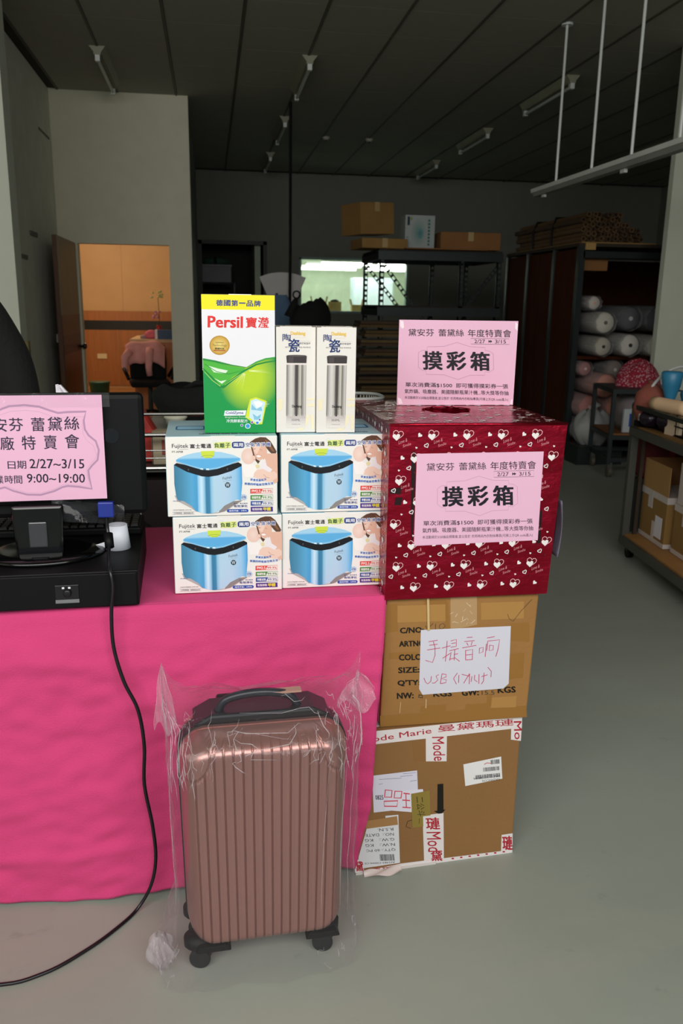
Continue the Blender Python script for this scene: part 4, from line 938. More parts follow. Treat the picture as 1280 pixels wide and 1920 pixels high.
def hearts(O, U, V, Wd, Hd, ox, oy, simple=False):
    k = 1000/.41                      # art units per metre
    w_, h_ = Wd*k, Hd*k
    p = Print(O, U, V, [(0, 0), (w_, 0), (w_, h_), (0, h_)])
    inn = lambda x, y, m_=8: m_ < x < w_-m_ and m_ < y < h_-m_
    row = 0; y = oy
    while y < h_+60:
        x = ox+(0, 105, 22, 128)[row % 4]-400
        while x < w_+80:
            if inn(x, y, 24):
                p.line(heart(x+10, y-12, 31, .15), 3.5, '#f0b9bd', 3, True); p.line(heart(x+6, y-8, 26, .1), 4, DRD, 2, True); p.poly(heart(x, y, 23, -.05), HW, 4)
            if inn(x-68, y-8, 16): p.poly(heart(x-68, y-8, 14, .7), HW, 4)
            if inn(x-28, y+50, 16): p.line(heart(x-28, y+50, 13, -.5), 4.5, HW, 4, True)
            if inn(x-85, y+62, 9): p.poly(heart(x-85, y+62, 7, .3), HW, 4)
            if inn(x+5, y+75, 9): p.poly(heart(x+5, y+75, 6, .8), DRD, 4)
            if inn(x-40, y+10, 9): p.poly(heart(x-40, y+15, 4.5), DRD, 4)
            if inn(x+48, y+38, 42): p.txt('Love &', x+14, y+22, x+62, y+42, LRD, 0, 4, -16); p.txt('Smile', x+38, y+44, x+84, y+60, LRD, 0, 4, -14)
            x += 200
        y += 126; row += 1
    return p
fr = hearts((0.004, 0, HR), (WR-.014, 0, 0), (0, 0, -HR), WR-.014, HR, 228, 65); fr.build('heart_print', t)
hearts((0, DR, HR), (0, -DR, 0), (0, 0, -HR), DR, HR, 150, 50).build('heart_print', t)
hearts((WR+.009, 0, HR-.001), (0, DR, 0), (-.014, 0, -HR), DR, HR, 150, 50).build('heart_print', t)
for (X_, Y_, Wx, Wy) in ((0, DR, xb, .145), (0, .185, xb, .185), (0, .325, .135, .135), (.275, .325, xb-.275, .135)):
    hearts((X_, Y_, HR), (Wx, 0, 0), (0, -Wy, 0), Wx, Wy, 150, 60).build('heart_print', t)

def sign_art(p):
    K = '#1d1b22'
    p.txt('黛安芬', 418, 248, 583, 294, K, .004); p.txt('蕾黛絲', 612, 248, 772, 294, K, .004); p.txt('年度特賣會', 798, 248, 1070, 296, K, .004)
    p.frame(817, 305, 1056, 341, 2, '#55505a'); p.txt('2/27', 838, 312, 905, 335, K, .004); p.txt('3/15', 968, 312, 1036, 335, K, .004)
    for x in (927, 938): p.poly([(x, 314), (x+12, 323), (x, 332)], K, 3)
    G = '#c79ab4'
    for off in (0,):
        p.line([(538, 362), (645, 358), (728, 332), (810, 358), (905, 362), (905, 382), (928, 384), (955, 400), (955, 500), (925, 520), (900, 516), (898, 538), (805, 540), (728, 568), (640, 540), (525, 538), (525, 515), (505, 515), (478, 495), (480, 400), (505, 385), (536, 385)], 3, G, 1, True)
    p.txt('摸', 510, 392, 630, 508, K, .035, 4); p.txt('彩', 660, 392, 780, 508, K, .035, 4); p.txt('箱', 812, 392, 928, 508, K, .035, 4)
    p.txt('單次消費滿$1500', 392, 592, 690, 622, K, .008); p.txt('即可獲得摸彩券一張', 716, 592, 1042, 621, K, .008)
    p.txt('氣炸鍋、吸塵器、美國隨鮮瓶果汁機...等大獎等你抽', 386, 635, 1044, 663, K, .006)
    p.txt('本活動將於3/20抽出得獎者,並公告於 衣芮時尚內衣粉絲專頁(可掃上方QR code進入)', 385, 680, 1040, 702, '#4a4450', 0)
# sign on the front of the raffle box
p = Print((.0, 0, HR), (WR, 0, 0), (0, 0, -HR), [(205, 15), (1235, 30), (1132, 1042), (155, 1060)])
p.poly([(362, 190), (1117, 193), (1070, 722), (333, 740)], '#e8b6cf', 6)
o = p.build('pink_notice', t); o['label'] = 'pink raffle notice taped to the front of the foil box'
p2 = Print((.0, -.0006, HR), (WR, 0, 0), (0, 0, -HR), [(205, 15), (1235, 30), (1132, 1042), (155, 1060)]); sign_art(p2); p2.build('notice_print', t)
for q in ([(330, 180), (358, 178), (326, 735), (318, 640)], [(1078, 560), (1102, 540), (1085, 740), (1065, 745)], [(200, 395), (270, 390), (262, 430), (195, 425)], [(230, 450), (272, 450), (262, 495), (222, 495)]):
    p = Print((.0, 0, HR), (WR, 0, 0), (0, 0, -HR), [(205, 15), (1235, 30), (1132, 1042), (155, 1060)]); p.poly(q, '#200508', 2); p.build('dark_tape', t)
# free standing pink sign
t = T('pink_raffle_sign', 'pink card notice standing upright on the foil box behind its slot', 'sign', (.487, 2.16, Hb+Hm+HR+.0055), -1)
SW, SH = .322, .222
M().box(0, 0, 0, SW, .003, SH).build('card', pinkpaper, t)
M().bar((.16, .004, .12), (.16, .09, 0.002), .04, .002).build('back_strut', pinkpaper, t)
p = Print((0, 0, SH), (SW, 0, 0), (0, 0, -SH), [(362, 190), (1117, 193), (1070, 722), (333, 740)]); sign_art(p)
for q in ([(366, 194), (388, 200), (392, 240), (378, 250), (366, 232)], [(1098, 200), (1112, 212), (1110, 255), (1095, 240)], [(340, 690), (362, 700), (372, 730), (344, 735)], [(1058, 690), (1068, 686), (1066, 720), (1052, 716)]): p.poly(q, '#fdeaf3', 2)
p.build('notice_print', t)

# ------------------------------------------------------------------ purifier boxes
def fuji():
    t = T('purifier_box', '', 'box', (0, 0, 0)); Wf, Hf, Df = .250, .184, .262
    M().box(0, 0, 0, Wf, Df, Hf).build('carton', whitecard, t, bevel=.0015)
    M().box(.001, .002, Hf-.0005, Wf-.001, Df-.001, Hf+.0008).build('top_panel', mat('pale_blue_card', '#b3d3df', .4), t)
    for a_, b_ in ((-.0006, .0003), (Wf-.0003, Wf+.0006)): M().box(a_, .002, .001, b_, Df-.002, Hf-.001).build('side_panel', mat('pale_teal_card', '#9fc9cf', .4), t)
    tp = Print((0, Df, Hf+.0008), (Wf, 0, 0), (0, -Df, 0), [(0, 0), (100, 0), (100, 100), (0, 100)])
    for x in (8, 62):
        tp.rr(x, 38, x+28, 62, 4, '#2f6f9c', 1); tp.rr(x+1.5, 41, x+26, 59, 3, '#9fd0ec', 2)
    tp.txt('NEGATIVE ION AIR CLEANER', 30, 84, 84, 90, '#2a4858', 0, 2); tp.build('top_print', t)
    p = Print((0, 0, Hf), (Wf, 0, 0), (0, 0, -Hf), [(40, 205), (1168, 208), (1146, 1028), (52, 1048)])
    # mother and child photograph
    SK = '#e6b7a2'; SK2 = '#f0cdbd'; HRc = '#5f4030'
    p.poly([(905, 262), (950, 232), (1000, 218), (1055, 222), (1100, 262), (1128, 312), (1158, 372), (1150, 392), (1105, 392), (1085, 372), (1055, 330), (1040, 280), (960, 285), (900, 300), (880, 285)], HRc, 1)
    p.poly([(1042, 240), (1080, 262), (1110, 320), (1138, 372), (1120, 372), (1080, 320)], '#8a6248', 2)
    p.poly([(912, 292), (1030, 285), (1062, 340), (1062, 392), (1022, 445), (990, 462), (962, 448), (940, 415), (925, 380), (905, 330)], SK, 2)
    p.poly([(930, 300), (1000, 295), (990, 340), (960, 400), (935, 370)], SK2, 3)
    p.line([(925, 345), (950, 340)], 4, '#7a4a3c', 4); p.line([(990, 345), (1015, 358)], 3, '#9a6250', 4); p.poly([(955, 410), (985, 405), (1005, 420), (980, 432), (960, 426)], '#fff4f0', 4); p.line([(950, 405), (975, 402), (1008, 418)], 3, '#c2605c', 5)
    p.poly([(900, 310), (918, 330), (935, 400), (958, 452), (990, 470), (970, 500), (948, 470), (925, 420)], HRc, 3)
    p.poly([(1050, 392), (1105, 394), (1150, 394), (1166, 392), (1160, 690), (1125, 712), (1100, 660), (1040, 600), (1010, 500), (1022, 450)], SK, 1)
    p.poly([(1010, 470), (1040, 445), (1056, 520), (1110, 560), (1090, 590), (1010, 580), (990, 550)], '#efe6ea', 2)
    p.poly([(930, 590), (960, 560), (1020, 555), (1080, 590), (1130, 580), (1158, 610), (1156, 650), (1090, 690), (1020, 680), (950, 645), (915, 640)], SK2, 3)
    p.line([(1020, 610), (1045, 640), (1080, 650)], 3, '#a86a58', 4)
    p.ell(872, 418, 68, 84, '#f2d9cf', 2, 24, edge='#ecc9bc'); p.ell(925, 440, 22, 30, '#efc9ba', 3); p.line([(915, 410), (935, 412)], 3, '#6a4438', 4); p.line([(925, 452), (940, 455)], 4, '#c8746a', 4)
    p.poly([(800, 505), (900, 500), (960, 530), (950, 590), (915, 640), (830, 640)], '#f7f0ee', 2); p.poly([(940, 520), (965, 500), (985, 520), (975, 545), (950, 545)], '#e8d9a8', 4)
    # heading
    K = '#2c2a2a'; NV = '#2b3c86'
    p.txt('Fujitek', 106, 278, 273, 334, K, .0, 4); p.line([(182, 336), (272, 336)], 1.5, K, 4)
    for i, ch in enumerate('富士電通'): p.txt(ch, 290+i*55, 282, 337+i*55, 326, K, .025, 4)
    p.poly([(530, 268), (700, 262), (705, 325), (645, 335), (540, 330)], '#dfe68c', 2); p.line([(515, 265), (535, 245), (560, 255), (555, 272)], 3, '#bcdde8', 2)
    for i, ch in enumerate('負離子'): p.txt(ch, 535+i*56, 276, 582+i*56, 324, '#2a5a34', .025, 4)
    p.rr(712, 264, 838, 330, 22, '#23387c', 3); p.txt('兩用', 728, 278, 824, 318, '#f4f4fa', .03, 5)
    for i, ch in enumerate('空氣清淨機'):
        p.txt(ch, 848+i*52, 272, 893+i*52, 318, '#eef2fb', .06, 5); p.txt(ch, 850+i*52, 275, 891+i*52, 315, NV, .015, 6)
    p.txt('FT-AP08', 106, 352, 216, 371, K, .0, 4)
    # shadow printed under the purifier
    for i, g in enumerate(('#dcd6d2', '#bdb6b2', '#8f8886')):
        k = i*10; p.poly([(560, 1010), (470, 1022-k*.2), (620, 1000-k*.3), (700, 950-k*.5), (790, 895-k*.3), (800, 880), (600, 900)], g, 1+i*.3)
    p.poly([(120, 820), (145, 880), (290, 960), (340, 1000), (300, 900)], '#b5aeac', 1)
    up = [(122, 498), (250, 572), (400, 622), (470, 628), (560, 615), (700, 570), (804, 518)]
    lo = [(122, 840), (142, 868), (215, 884), (290, 935), (330, 988), (400, 1012), (455, 1018), (520, 1010), (575, 985), (620, 935), (700, 895), (745, 870), (785, 880), (804, 700)]
    lo[0] = (122, 700)
    def ip(c, x):
        for (a, ya), (b, yb) in zip(c, c[1:]):
            if x <= b: return ya+(yb-ya)*(x-a)/(b-a)
        return c[-1][1]
    cols = [(122, '#3f7f9f'), (200, '#4d8fb2'), (300, '#5aa9d6'), (350, '#4c9fd2'), (362, '#8fc8ec'), (395, '#cfeafa'), (425, '#8cc4e6'), (440, '#3d80a8'), (475, '#3f86ae'), (492, '#8ec4e4'), (520, '#b4d6ec'), (640, '#b7d3ea'), (740, '#9cc9ea'), (785, '#62b2e6'), (804, '#3f97d6')]
    for (a, ca), (b, cb2) in zip(cols, cols[1:]):
        n = max(1, int((b-a)/14))
        la, lb = np.array(lin(ca)), np.array(lin(cb2))
        for i in range(n):
            x0, x1 = a+(b-a)*i/n, a+(b-a)*(i+1)/n; c0 = tuple(la+(lb-la)*i/n); c1 = tuple(la+(lb-la)*(i+1)/n)
            p.raw([(x0, ip(up, x0)), (x1, ip(up, x1)), (x1, ip(lo, x1)), (x0, ip(lo, x0))], [(0, 1, 2, 3)], [c0, c1, c1, c0], 4)
    p.poly([(122, 500), (150, 480), (400, 540), (560, 540), (770, 480), (804, 500), (804, 520), (700, 572), (560, 617), (470, 630), (400, 624), (250, 574)], '#15161c', 5)
    p.ell(268, 552, 7, 12, '#4c4c50', 6); p.ell(660, 550, 7, 12, '#4c4c50', 6)
    lid = [(145, 448), (175, 425), (250, 395), (340, 374), (460, 360), (600, 370), (720, 402), (775, 428), (792, 442), (790, 460), (700, 498), (560, 545), (470, 558), (400, 552), (300, 520), (200, 485), (148, 464)]
    p.poly(lid, ['#a6d3ee' if y < 430 else '#5fb0e4' for x, y in lid], 7)
    p.poly([(146, 458), (300, 508), (400, 536), (470, 542), (560, 530), (700, 484), (791, 450), (790, 462), (700, 500), (560, 547), (470, 560), (400, 554), (300, 522), (148, 468)], '#8cc6ea', 8)
    p.poly([(385, 538), (475, 541), (475, 558), (390, 552)], '#d7eefa', 9); p.poly([(415, 540), (445, 541), (445, 557), (418, 556)], '#3d7fa4', 10)
    p.poly([(398, 358), (536, 356), (530, 405), (500, 432), (435, 432), (402, 405)], '#cfe04a', 8); p.line([(400, 418), (440, 404), (490, 404), (530, 414)], 3, '#4f7a3a', 9); p.line([(440, 430), (470, 424), (500, 430)], 2, '#4f7a3a', 9)
    p.txt('Fujitek', 610, 634, 704, 672, '#4a5a66', .0, 6, -16); p.line([(612, 682), (700, 664)], 1.5, '#4a5a66', 6)
    p.ell(658, 718, 27, 29, '#25303a', 6); p.txt('W', 640, 700, 676, 738, '#c9dcea', .02, 7)
    # slogans and badges
    BL = '#3f6fc4'
    for i, ch in enumerate('給寶貝最純淨'): p.txt(ch, 888+i*27, 652+(i-2.5)**2*-1.5+8, 911+i*27, 676+(i-2.5)**2*-1.5+8, BL, .02, 6)
    for i, ch in enumerate('無菌的呼吸新空氣生活'): p.txt(ch, 828+i*29, 692+(5-abs(i-4.5))*3, 853+i*29, 716+(5-abs(i-4.5))*3, BL, .03, 6)
    for y, c, s_ in ((762, '#e2463c', 'PM2.5'), (828, '#4c8a3c', '除菌性能'), (890, '#35539a', '甲醛去除')):
        p.poly([(884, y), (1008, y), (985, y+46), (882, y+48)], c, 4); p.txt(s_, 898, y+10, 984, y+38, '#fdf6f4', .02, 6)
        p.line([(1008, y), (1108, y-2), (1106, y+44), (984, y+47)], 3, c, 5); p.txt('99.9%', 1004, y+12, 1100, y+36, c, .0, 6)
    p.rect(882, 950, 1102, 1000, '#4b2c86', 4); p.txt('有效抑制', 896, 962, 994, 988, '#fdf6f4', .02, 6); p.txt('甲醛', 1008, 956, 1082, 992, '#f2e02a', .04, 6)
    for i in range(12):
        a = 2*math.pi*i/12; p.line([(815+14*math.cos(a), 850+14*math.sin(a)), (815+36*math.cos(a+.4), 850+36*math.sin(a+.4))], 5, '#8fb4e0', 4)
    p.txt('去甲醛', 796, 838, 836, 860, '#4f6fb4', .01, 5)
    p.txt('室內、車內專用', 714, 906, 850, 920, NV, .0, 4); p.txt('有效淨化', 714, 928, 850, 954, NV, .02, 4)
    p.rr(643, 972, 858, 1006, 16, '#2f50a8', 4); p.txt('適用坪數：5坪內', 664, 980, 840, 998, '#f2f4fb', .01, 6)
    p.txt('掃描我', 104, 876, 184, 886, '#5a5a9a', 0, 4); p.txt('www.fujitek.com.tw', 104, 968, 290, 984, K, 0, 4)
    p.frame(97, 996, 318, 1020, 2, '#6a6a8a', 4); p.txt('公司貨保固．盜版偽品必究', 110, 1001, 306, 1015, K, 0, 4)
    p.build('front_print', t)
    M().box(.10, -.0003, Hf-.0015, .155, .004, Hf+.0016).build('tuck_flap', whitecard, t)
    return t
F0 = fuji()
spec = [((-.095, 1.869, .7545), .8, 'lower left white and blue air purifier box on the pink cloth'),
        ((.157, 1.879, .7545), .3, 'lower right white and blue air purifier box on the pink cloth'),
        ((-.105, 1.869, .941), .8, 'upper left air purifier box, under the green detergent box'),
        ((.155, 1.883, .941), 0, 'upper right air purifier box, under the two flask boxes')]
for i, (lc, rz, lab) in enumerate(spec):
    o = F0 if i == 0 else copy_tree(F0)
    o.location = lc; o.rotation_euler = (0, 0, R(rz)); o['label'] = lab; o['group'] = 'air purifier boxes stacked on the counter'
# ------------------------------------------------------------------ detergent box
ZT = 1.1275
t = T('detergent_box', 'tall green, white and yellow washing detergent box on the stack', 'box', (-.018, 1.908, ZT), 0)
Wp, Hp, Dp = .1620, .308, .085
M().box(0, 0, 0, Wp, Dp, Hp).build('carton', mat('green_card', '#1f9a4c', .4), t, bevel=.001)
M().box(.001, .001, Hp-.0005, Wp-.001, Dp, Hp+.001).build('top_panel', mat('grey_card', '#5d524c', .7), t); M().box(.06, -.0003, Hp-.001, .11, .006, Hp+.0016).build('tuck_flap', whitecard, t)
p = Print((0, 0, Hp), (Wp, 0, 0), (0, 0, -Hp), [(28, 45), (582, 42), (602, 1132), (65, 1136)])
p.poly([(28, 45), (582, 42), (584, 160), (32, 162)], '#f2e61c', 1); p.poly([(32, 162), (584, 160), (593, 640), (45, 640)], '#eae9ee', 1)
for i, ch in enumerate('德國第一品牌'): p.txt(ch, 142+i*57, (86 if ch != '一' else 103), 190+i*57, (132 if ch != '一' else 112), '#32408c', .035, 4)
RD = '#df2f2a'; p.txt('Persil', 82, 214, 340, 302, RD, .045, 4); p.txt('寶', 368, 218, 446, 300, RD, .035, 4); p.txt('瀅', 458, 216, 538, 298, RD, .02, 4)
p.ell(170, 442, 76, 76, '#b5862a', 2, 32); p.ell(170, 442, 70, 70, '#f0dc84', 3, 32, edge='#c79a3c')
p.txt('GERMAN', 140, 416, 200, 426, '#4a3416', 0, 5); p.txt('Technology', 116, 432, 224, 456, '#7a5a20', 0, 5); p.txt('德國科技', 134, 460, 206, 476, '#2c2010', .02, 5); p.rect(126, 480, 214, 486, '#a8322c', 5)
top_c = [(45, 545), (130, 560), (250, 592), (330, 610), (380, 612), (450, 575), (520, 545), (592, 532)]
def ipc(c, x):
    for (a, ya), (b, yb) in zip(c, c[1:]):
        if x <= b: return ya+(yb-ya)*(x-a)/(b-a)
    return c[-1][1]
gv = []; gc = []; nx, ny = 26, 26
ga, gb_, gcn = np.array(lin('#14974a')), np.array(lin('#b9d62e')), np.array(lin('#2faf44'))
for jj in range(ny+1):
    for ii in range(nx+1):
        v_ = jj/ny; xl = 45+20*v_; xr = 592+10*v_; x = xl+(xr-xl)*ii/nx; y0 = ipc(top_c, x); y = y0+(1134-y0)*v_
        d_ = math.hypot((x-400)/230, (y-700)/270); k = max(0, 1-d_)**.8; gv.append((x, y)); gc.append(tuple(ga+(gb_-ga)*min(1, k*1.5)))
p.raw(gv, [(j*(nx+1)+i, j*(nx+1)+i+1, (j+1)*(nx+1)+i+1, (j+1)*(nx+1)+i) for j in range(ny) for i in range(nx)], gc, 2)
for i in range(13):
    a = R(100+i*9 if i < 9 else -30+i*3); c = (370, 640); l = random.uniform(110, 190)
    p.poly([(c[0]+25*math.cos(a-.06), c[1]+25*math.sin(a-.06)), (c[0]+l*math.cos(a)*1.1, c[1]+l*math.sin(a)), (c[0]+25*math.cos(a+.1), c[1]+25*math.sin(a+.1))], '#e9f2a8', 3)
p.poly([(46, 560), (130, 575), (250, 605), (370, 618), (340, 650), (270, 690), (200, 770), (150, 750), (90, 690), (50, 650)], '#4fb53e', 4)
p.poly([(90, 605), (160, 625), (235, 640), (215, 665), (130, 655)], '#dff0d8', 5); p.poly([(130, 700), (190, 745), (225, 715), (180, 725)], '#e6f4e0', 5)
p.line([(46, 555), (140, 568), (260, 598), (380, 615)], [10, 12, 10, 4], '#2a8e3a', 6); p.line([(48, 625), (110, 690), (170, 765), (200, 770), (280, 705), (360, 640), (450, 590), (520, 572), (592, 560)], [8, 14, 20, 22, 20, 16, 12, 10, 8], '#168a3a', 6)
p.line([(60, 655), (120, 720), (180, 765)], [4, 6, 6], '#9bd36a', 7); p.line([(380, 612), (450, 572), (520, 545), (592, 532)], [6, 12, 12, 8], '#3aa544', 6); p.line([(210, 755), (300, 690), (400, 625)], [3, 5, 2], '#a7dc6a', 7)
p.line([(60, 590), (150, 650), (240, 668), (340, 640)], [4, 5, 5, 2], '#2a8e3a', 6)
p.poly([(405, 865), (450, 850), (530, 880), (525, 930), (500, 1065), (450, 1068), (370, 1010)], '#dbe53c', 4); p.poly([(410, 880), (445, 862), (520, 890), (495, 1050), (455, 1060), (400, 1010)], '#cfe8f2', 5)
p.poly([(418, 905), (455, 945), (490, 925), (500, 960), (415, 950)], '#86c4e0', 6); p.poly([(425, 980), (460, 1005), (490, 985), (480, 1030), (440, 1030)], '#86c4e0', 6); p.poly([(430, 885), (470, 880), (505, 900), (485, 925), (455, 935)], '#f4fafc', 6)
p.poly([(215, 958), (378, 955), (370, 996), (208, 998)], '#eceef4', 5); p.txt('ColdZyme', 222, 964, 355, 990, '#3a3f8c', .02, 7)
p.txt('Brightness Formula', 218, 1003, 398, 1020, '#d8e6d4', 0, 6); p.txt('冷洗酵素配方', 228, 1026, 388, 1052, '#e4ecf0', .02, 6)
for cx, cy, r_, c in ((345, 1074, 11, '#7d5ea0'), (390, 1080, 21, '#3f9ad8'), (422, 1050, 12, '#9a5aa0'), (462, 1054, 14, '#3a8fd0'), (480, 1030, 9, '#6a4a98')): p.ell(cx, cy, r_, r_, '#e4f0fa', 6); p.ell(cx, cy, r_*.75, r_*.75, c, 7)
p.line([(515, 905), (552, 905)], 2, '#f2fae8', 7); p.line([(533, 885), (533, 928)], 2, '#f2fae8', 7)
p.build('front_print', t)
# ------------------------------------------------------------------ flask boxes
def flask():
    t = T('flask_box', '', 'box', (0, 0, 0)); Wc, Hc, Dc = .0905, .2410, .090
    M().box(0, 0, 0, Wc, Dc, Hc).build('carton', mat('cream_card', '#e9e3dc', .42, var=.01), t, bevel=.0012)
    M().box(.022, .02, Hc, .07, .06, Hc+.0012).build('tuck_flap', mat('shade_card', '#8d867e', .6), t); M().box(0, -.0004, Hc-.001, .009, .004, Hc+.001).box(Wc-.009, -.0004, Hc-.001, Wc, .004, Hc+.001).build('corner_notch', mat('notch_brown', '#5e534a', .7), t)
    p = Print((0, 0, Hc), (Wc, 0, 0), (0, 0, -Hc), [(600, 292), (917, 292), (915, 1125), (612, 1128)])
    p.txt('Dashiang', 716, 332, 832, 368, '#ecc458', .04, 4); p.line([(716, 380), (832, 380)], 1.5, '#e8dcc0', 3)
    NB = '#1f3670'; p.txt('陶', 652, 352, 716, 410, NB, .01, 4); p.txt('瓷', 700, 392, 786, 495, NB, .02, 5)
    p.txt('真空保溫杯', 782, 418, 874, 434, '#6e6a72', 0, 4); p.line([(785, 408), (878, 408)], 1, '#c0b8b4', 3); p.txt('輕巧 隨身 保冷 保溫 時尚新品', 674, 452, 874, 463, '#8a8688', 0, 3)
    for dx, q in ((0, [(845, 860), (912, 858), (910, 872), (845, 874)]), (0, [(850, 905), (912, 900), (911, 925), (852, 925)]), (0, [(850, 990), (872, 990), (860, 1050), (820, 1110), (760, 1112), (830, 1060)]), (0, [(880, 990), (900, 990), (905, 1100), (885, 1105)]), (0, [(620, 870), (660, 865), (655, 950), (625, 960)])): p.poly(q, '#f1e6c4', 1)
    cs = [(686, '#6a6462'), (700, '#a8a29e'), (722, '#d9d5d0'), (748, '#b8b2ac'), (756, '#4a4442'), (776, '#4c4644'), (784, '#b2aca2'), (800, '#c9c4b8'), (806, '#6a645e'), (816, '#9a948e'), (834, '#d2ccc8'), (841, '#8a8480')]
    for (a, ca), (b, cb2) in zip(cs, cs[1:]): p.raw([(a, 596), (b, 596), (b-2, 985), (a-0, 985)], [(0, 1, 2, 3)], [ca, cb2, cb2, ca], 4); p.raw([(a, 985), (b-2, 985), (b-4, 1000), (a+2, 1000)], [(0, 1, 2, 3)], [ca, cb2, cb2, ca], 4)
    p.rect(688, 586, 840, 597, '#e9dcd8', 4)
    p.poly([(683, 528), (700, 520), (830, 520), (845, 528), (842, 582), (688, 582)], '#3b3334', 5); p.ell(764, 525, 78, 7, '#5a5252', 6); p.rect(700, 535, 740, 580, '#4d4445', 6)
    p.txt('Dashiang', 732, 912, 806, 938, '#1c1a1c', .03, 6); p.line([(742, 943), (798, 943)], 1.2, '#444444', 6)
    for i in range(5): p.rect(688, 1000+i*18, 838, 1018+i*18, ('#c8bfbd', '#d2cac7', '#dad3cf', '#e0dad5', '#e5dfd9')[i], 3)
    p.txt('350ML', 728, 1020, 796, 1038, '#6e6866', 0, 5); p.txt('STAINLESS STEEL', 730, 1060, 798, 1066, '#8e8886', 0, 5)
    p.build('front_print', t); return t
f0 = flask(); f1 = copy_tree(f0)
for o, x, y, lab in ((f0, .1465, 1.906, 'left white flask box, touching the green detergent box'), (f1, .2385, 1.897, 'right white flask box, nearer the red foil box')):
    o.location = (x, y, ZT); o['label'] = lab; o['group'] = 'flask boxes on the purifier boxes'

# ------------------------------------------------------------------ cash drawer, monitor, keyboard
t = T('cash_drawer', 'black metal cash drawer on the pink cloth under the monitor', 'cash drawer', (-.171, 1.793, .7535), 2)
M().box(-.46, .004, .004, 0, .42, .0865).build('case', blackp, t, bevel=.003)
M().box(-.455, 0, .006, -.004, .0045, .082).build('drawer_front', blackp, t, bevel=.002)
M().box(-.178, -.002, .020, -.128, 0.0, .060).build('lock_plate', mat('lock_black', '#121214', .3), t, bevel=.001)
M().box(-.178, -.003, .019, -.128, -.0015, .027).build('label_strip', mat('grey_label', '#77777a', .4), t)
k = M().lathe([(.009, 0), (.009, .004), (.006, .006)], 14).build('lock', mat('dark_lock', '#2a2a2c', .3, .6), t, True); k.rotation_euler = (R(90), 0, 0); k.location = (-.152, -.002, .042)
M().box(-.163, -.003, .052, -.158, -.0018, .056).box(-.150, -.003, .052, -.145, -.0018, .056).build('mark', whitepaper, t)
for x in (-.44, -.03):
    for y in (.03, .38): M().lathe([(.01, 0), (.01, .005)], 10, (x, y, -.001)).build('foot', blackp, t)
ZD = .8405
t = T('monitor', 'black monitor seen from behind on its stand, pink notice taped on', 'monitor', (-.40, 1.95, ZD), 3)
M().box(-.24, .0, .085, .243, .045, .372).build('back_shell', blackp, t, bevel=.012)
M().box(-.16, -.022, .12, .10, .0, .30).build('rear_bulge', blackp, t, bevel=.010)
M().extr([(-.050, .005), (.050, .005), (.052, .04), (.056, .125), (-.056, .125), (-.052, .04)], -.055, -.028).build('stand_neck', blackg, t, bevel=.006)
M().box(-.045, -.03, .08, .045, -.0, .125).build('hinge', blackp, t, bevel=.005)
M().lathe([(.128, 0), (.130, .004), (.125, .010), (.09, .014), (.02, .015)], 48, (0, -.005, 0), 1.08, .85).build('base', blackg, t, True)
M().box(-.02, -.060, .03, .02, -.054, .09).build('neck_window', mat('neck_grey', '#3c3c40', .15), t, bevel=.008)
for z in (.20,): 
    q = M().lathe([(.018, 0), (.018, .001)], 16).build('screw_recess', blackg, t); q.rotation_euler = (R(90), 0, 0); q.location = (.168, -.0005, .275)
cf = film_mat('clear_film', .012, (.8, .8, .85), 18, .7, .35, .10, edge=.1)
M().grid(lambda u, v: (.03+.16*u, -.026-.006*math.sin(7*u+3*v), .085+.05*v-.02*u), 16, 10).build('protective_film', cf, t, True)
# pink sign on the monitor
p = Print((-.174, -.0235, .372), (.327, 0, 0), (0, 0, -.24), [(-350, 850), (735, 828), (765, 1545), (-350, 1605)])
p.poly([(-350, 850), (735, 828), (765, 1545), (-350, 1605)], '#ecb7d3', 1)
G = '#b98fae'
sh = [(-60, 985), (0, 945), (90, 912), (200, 903), (300, 912), (370, 935), (430, 952), (500, 945), (625, 940), (608, 1000), (615, 1060), (640, 1100), (690, 1140), (710, 1200), (700, 1270), (660, 1310), (632, 1345), (638, 1400), (655, 1478), (560, 1465), (480, 1460), (440, 1470), (380, 1500), (280, 1530), (180, 1530), (80, 1505), (20, 1480), (-60, 1500)]
p.line(sh, 14, G, 2)
p.line([(x*.96+12 if x > 0 else x, y*.97+32 if y > 1200 else y*1.0+34) for x, y in sh[1:-1]], 2.5, '#cda3be', 2)
KK = '#3a3148'
for ch, x0, y0, x1, y1 in (('黛', -140, 1000, -50, 1090), ('安', -25, 992, 65, 1085), ('芬', 82, 990, 180, 1080), ('蕾', 240, 985, 332, 1078), ('黛', 356, 980, 456, 1072), ('絲', 472, 975, 576, 1065),
                           ('工', -130, 1130, -50, 1205), ('廠', 10, 1118, 108, 1212), ('特', 165, 1110, 262, 1206), ('賣', 322, 1104, 414, 1200), ('會', 472, 1095, 572, 1192),
                           ('營', -60, 1400, -15, 1455), ('業', -45+10, 1395, 12, 1452), ('時', 24, 1393, 84, 1450), ('間', 92, 1393, 150, 1450), ('日', 52, 1292, 108, 1345), ('期', 120, 1285, 186, 1342)):
    p.txt(ch, x0, y0, x1, y1, KK, .012, 4)
p.txt('2/27~3/15', 212, 1272, 604, 1338, '#2c2438', .012, 4, -6); p.txt('9:00~19:00', 186, 1378, 606, 1442, '#2c2438', .012, 4, -8)
p.build('pink_notice', t)['label'] = 'pink sale notice with dates and opening hours'
M().grid(lambda u, v: (-.17+.34*u, -.027-.0015*math.sin(23*u+4*v), .345+.032*v), 40, 6).build('tape_film', film_mat('tape_film', .03, (.95, .95, .95), 30, .8, .5, .08), t, True)
t = T('vga_cable', 'black cable with blue plug running from the monitor down to the floor', 'cable', (0, 0, 0))
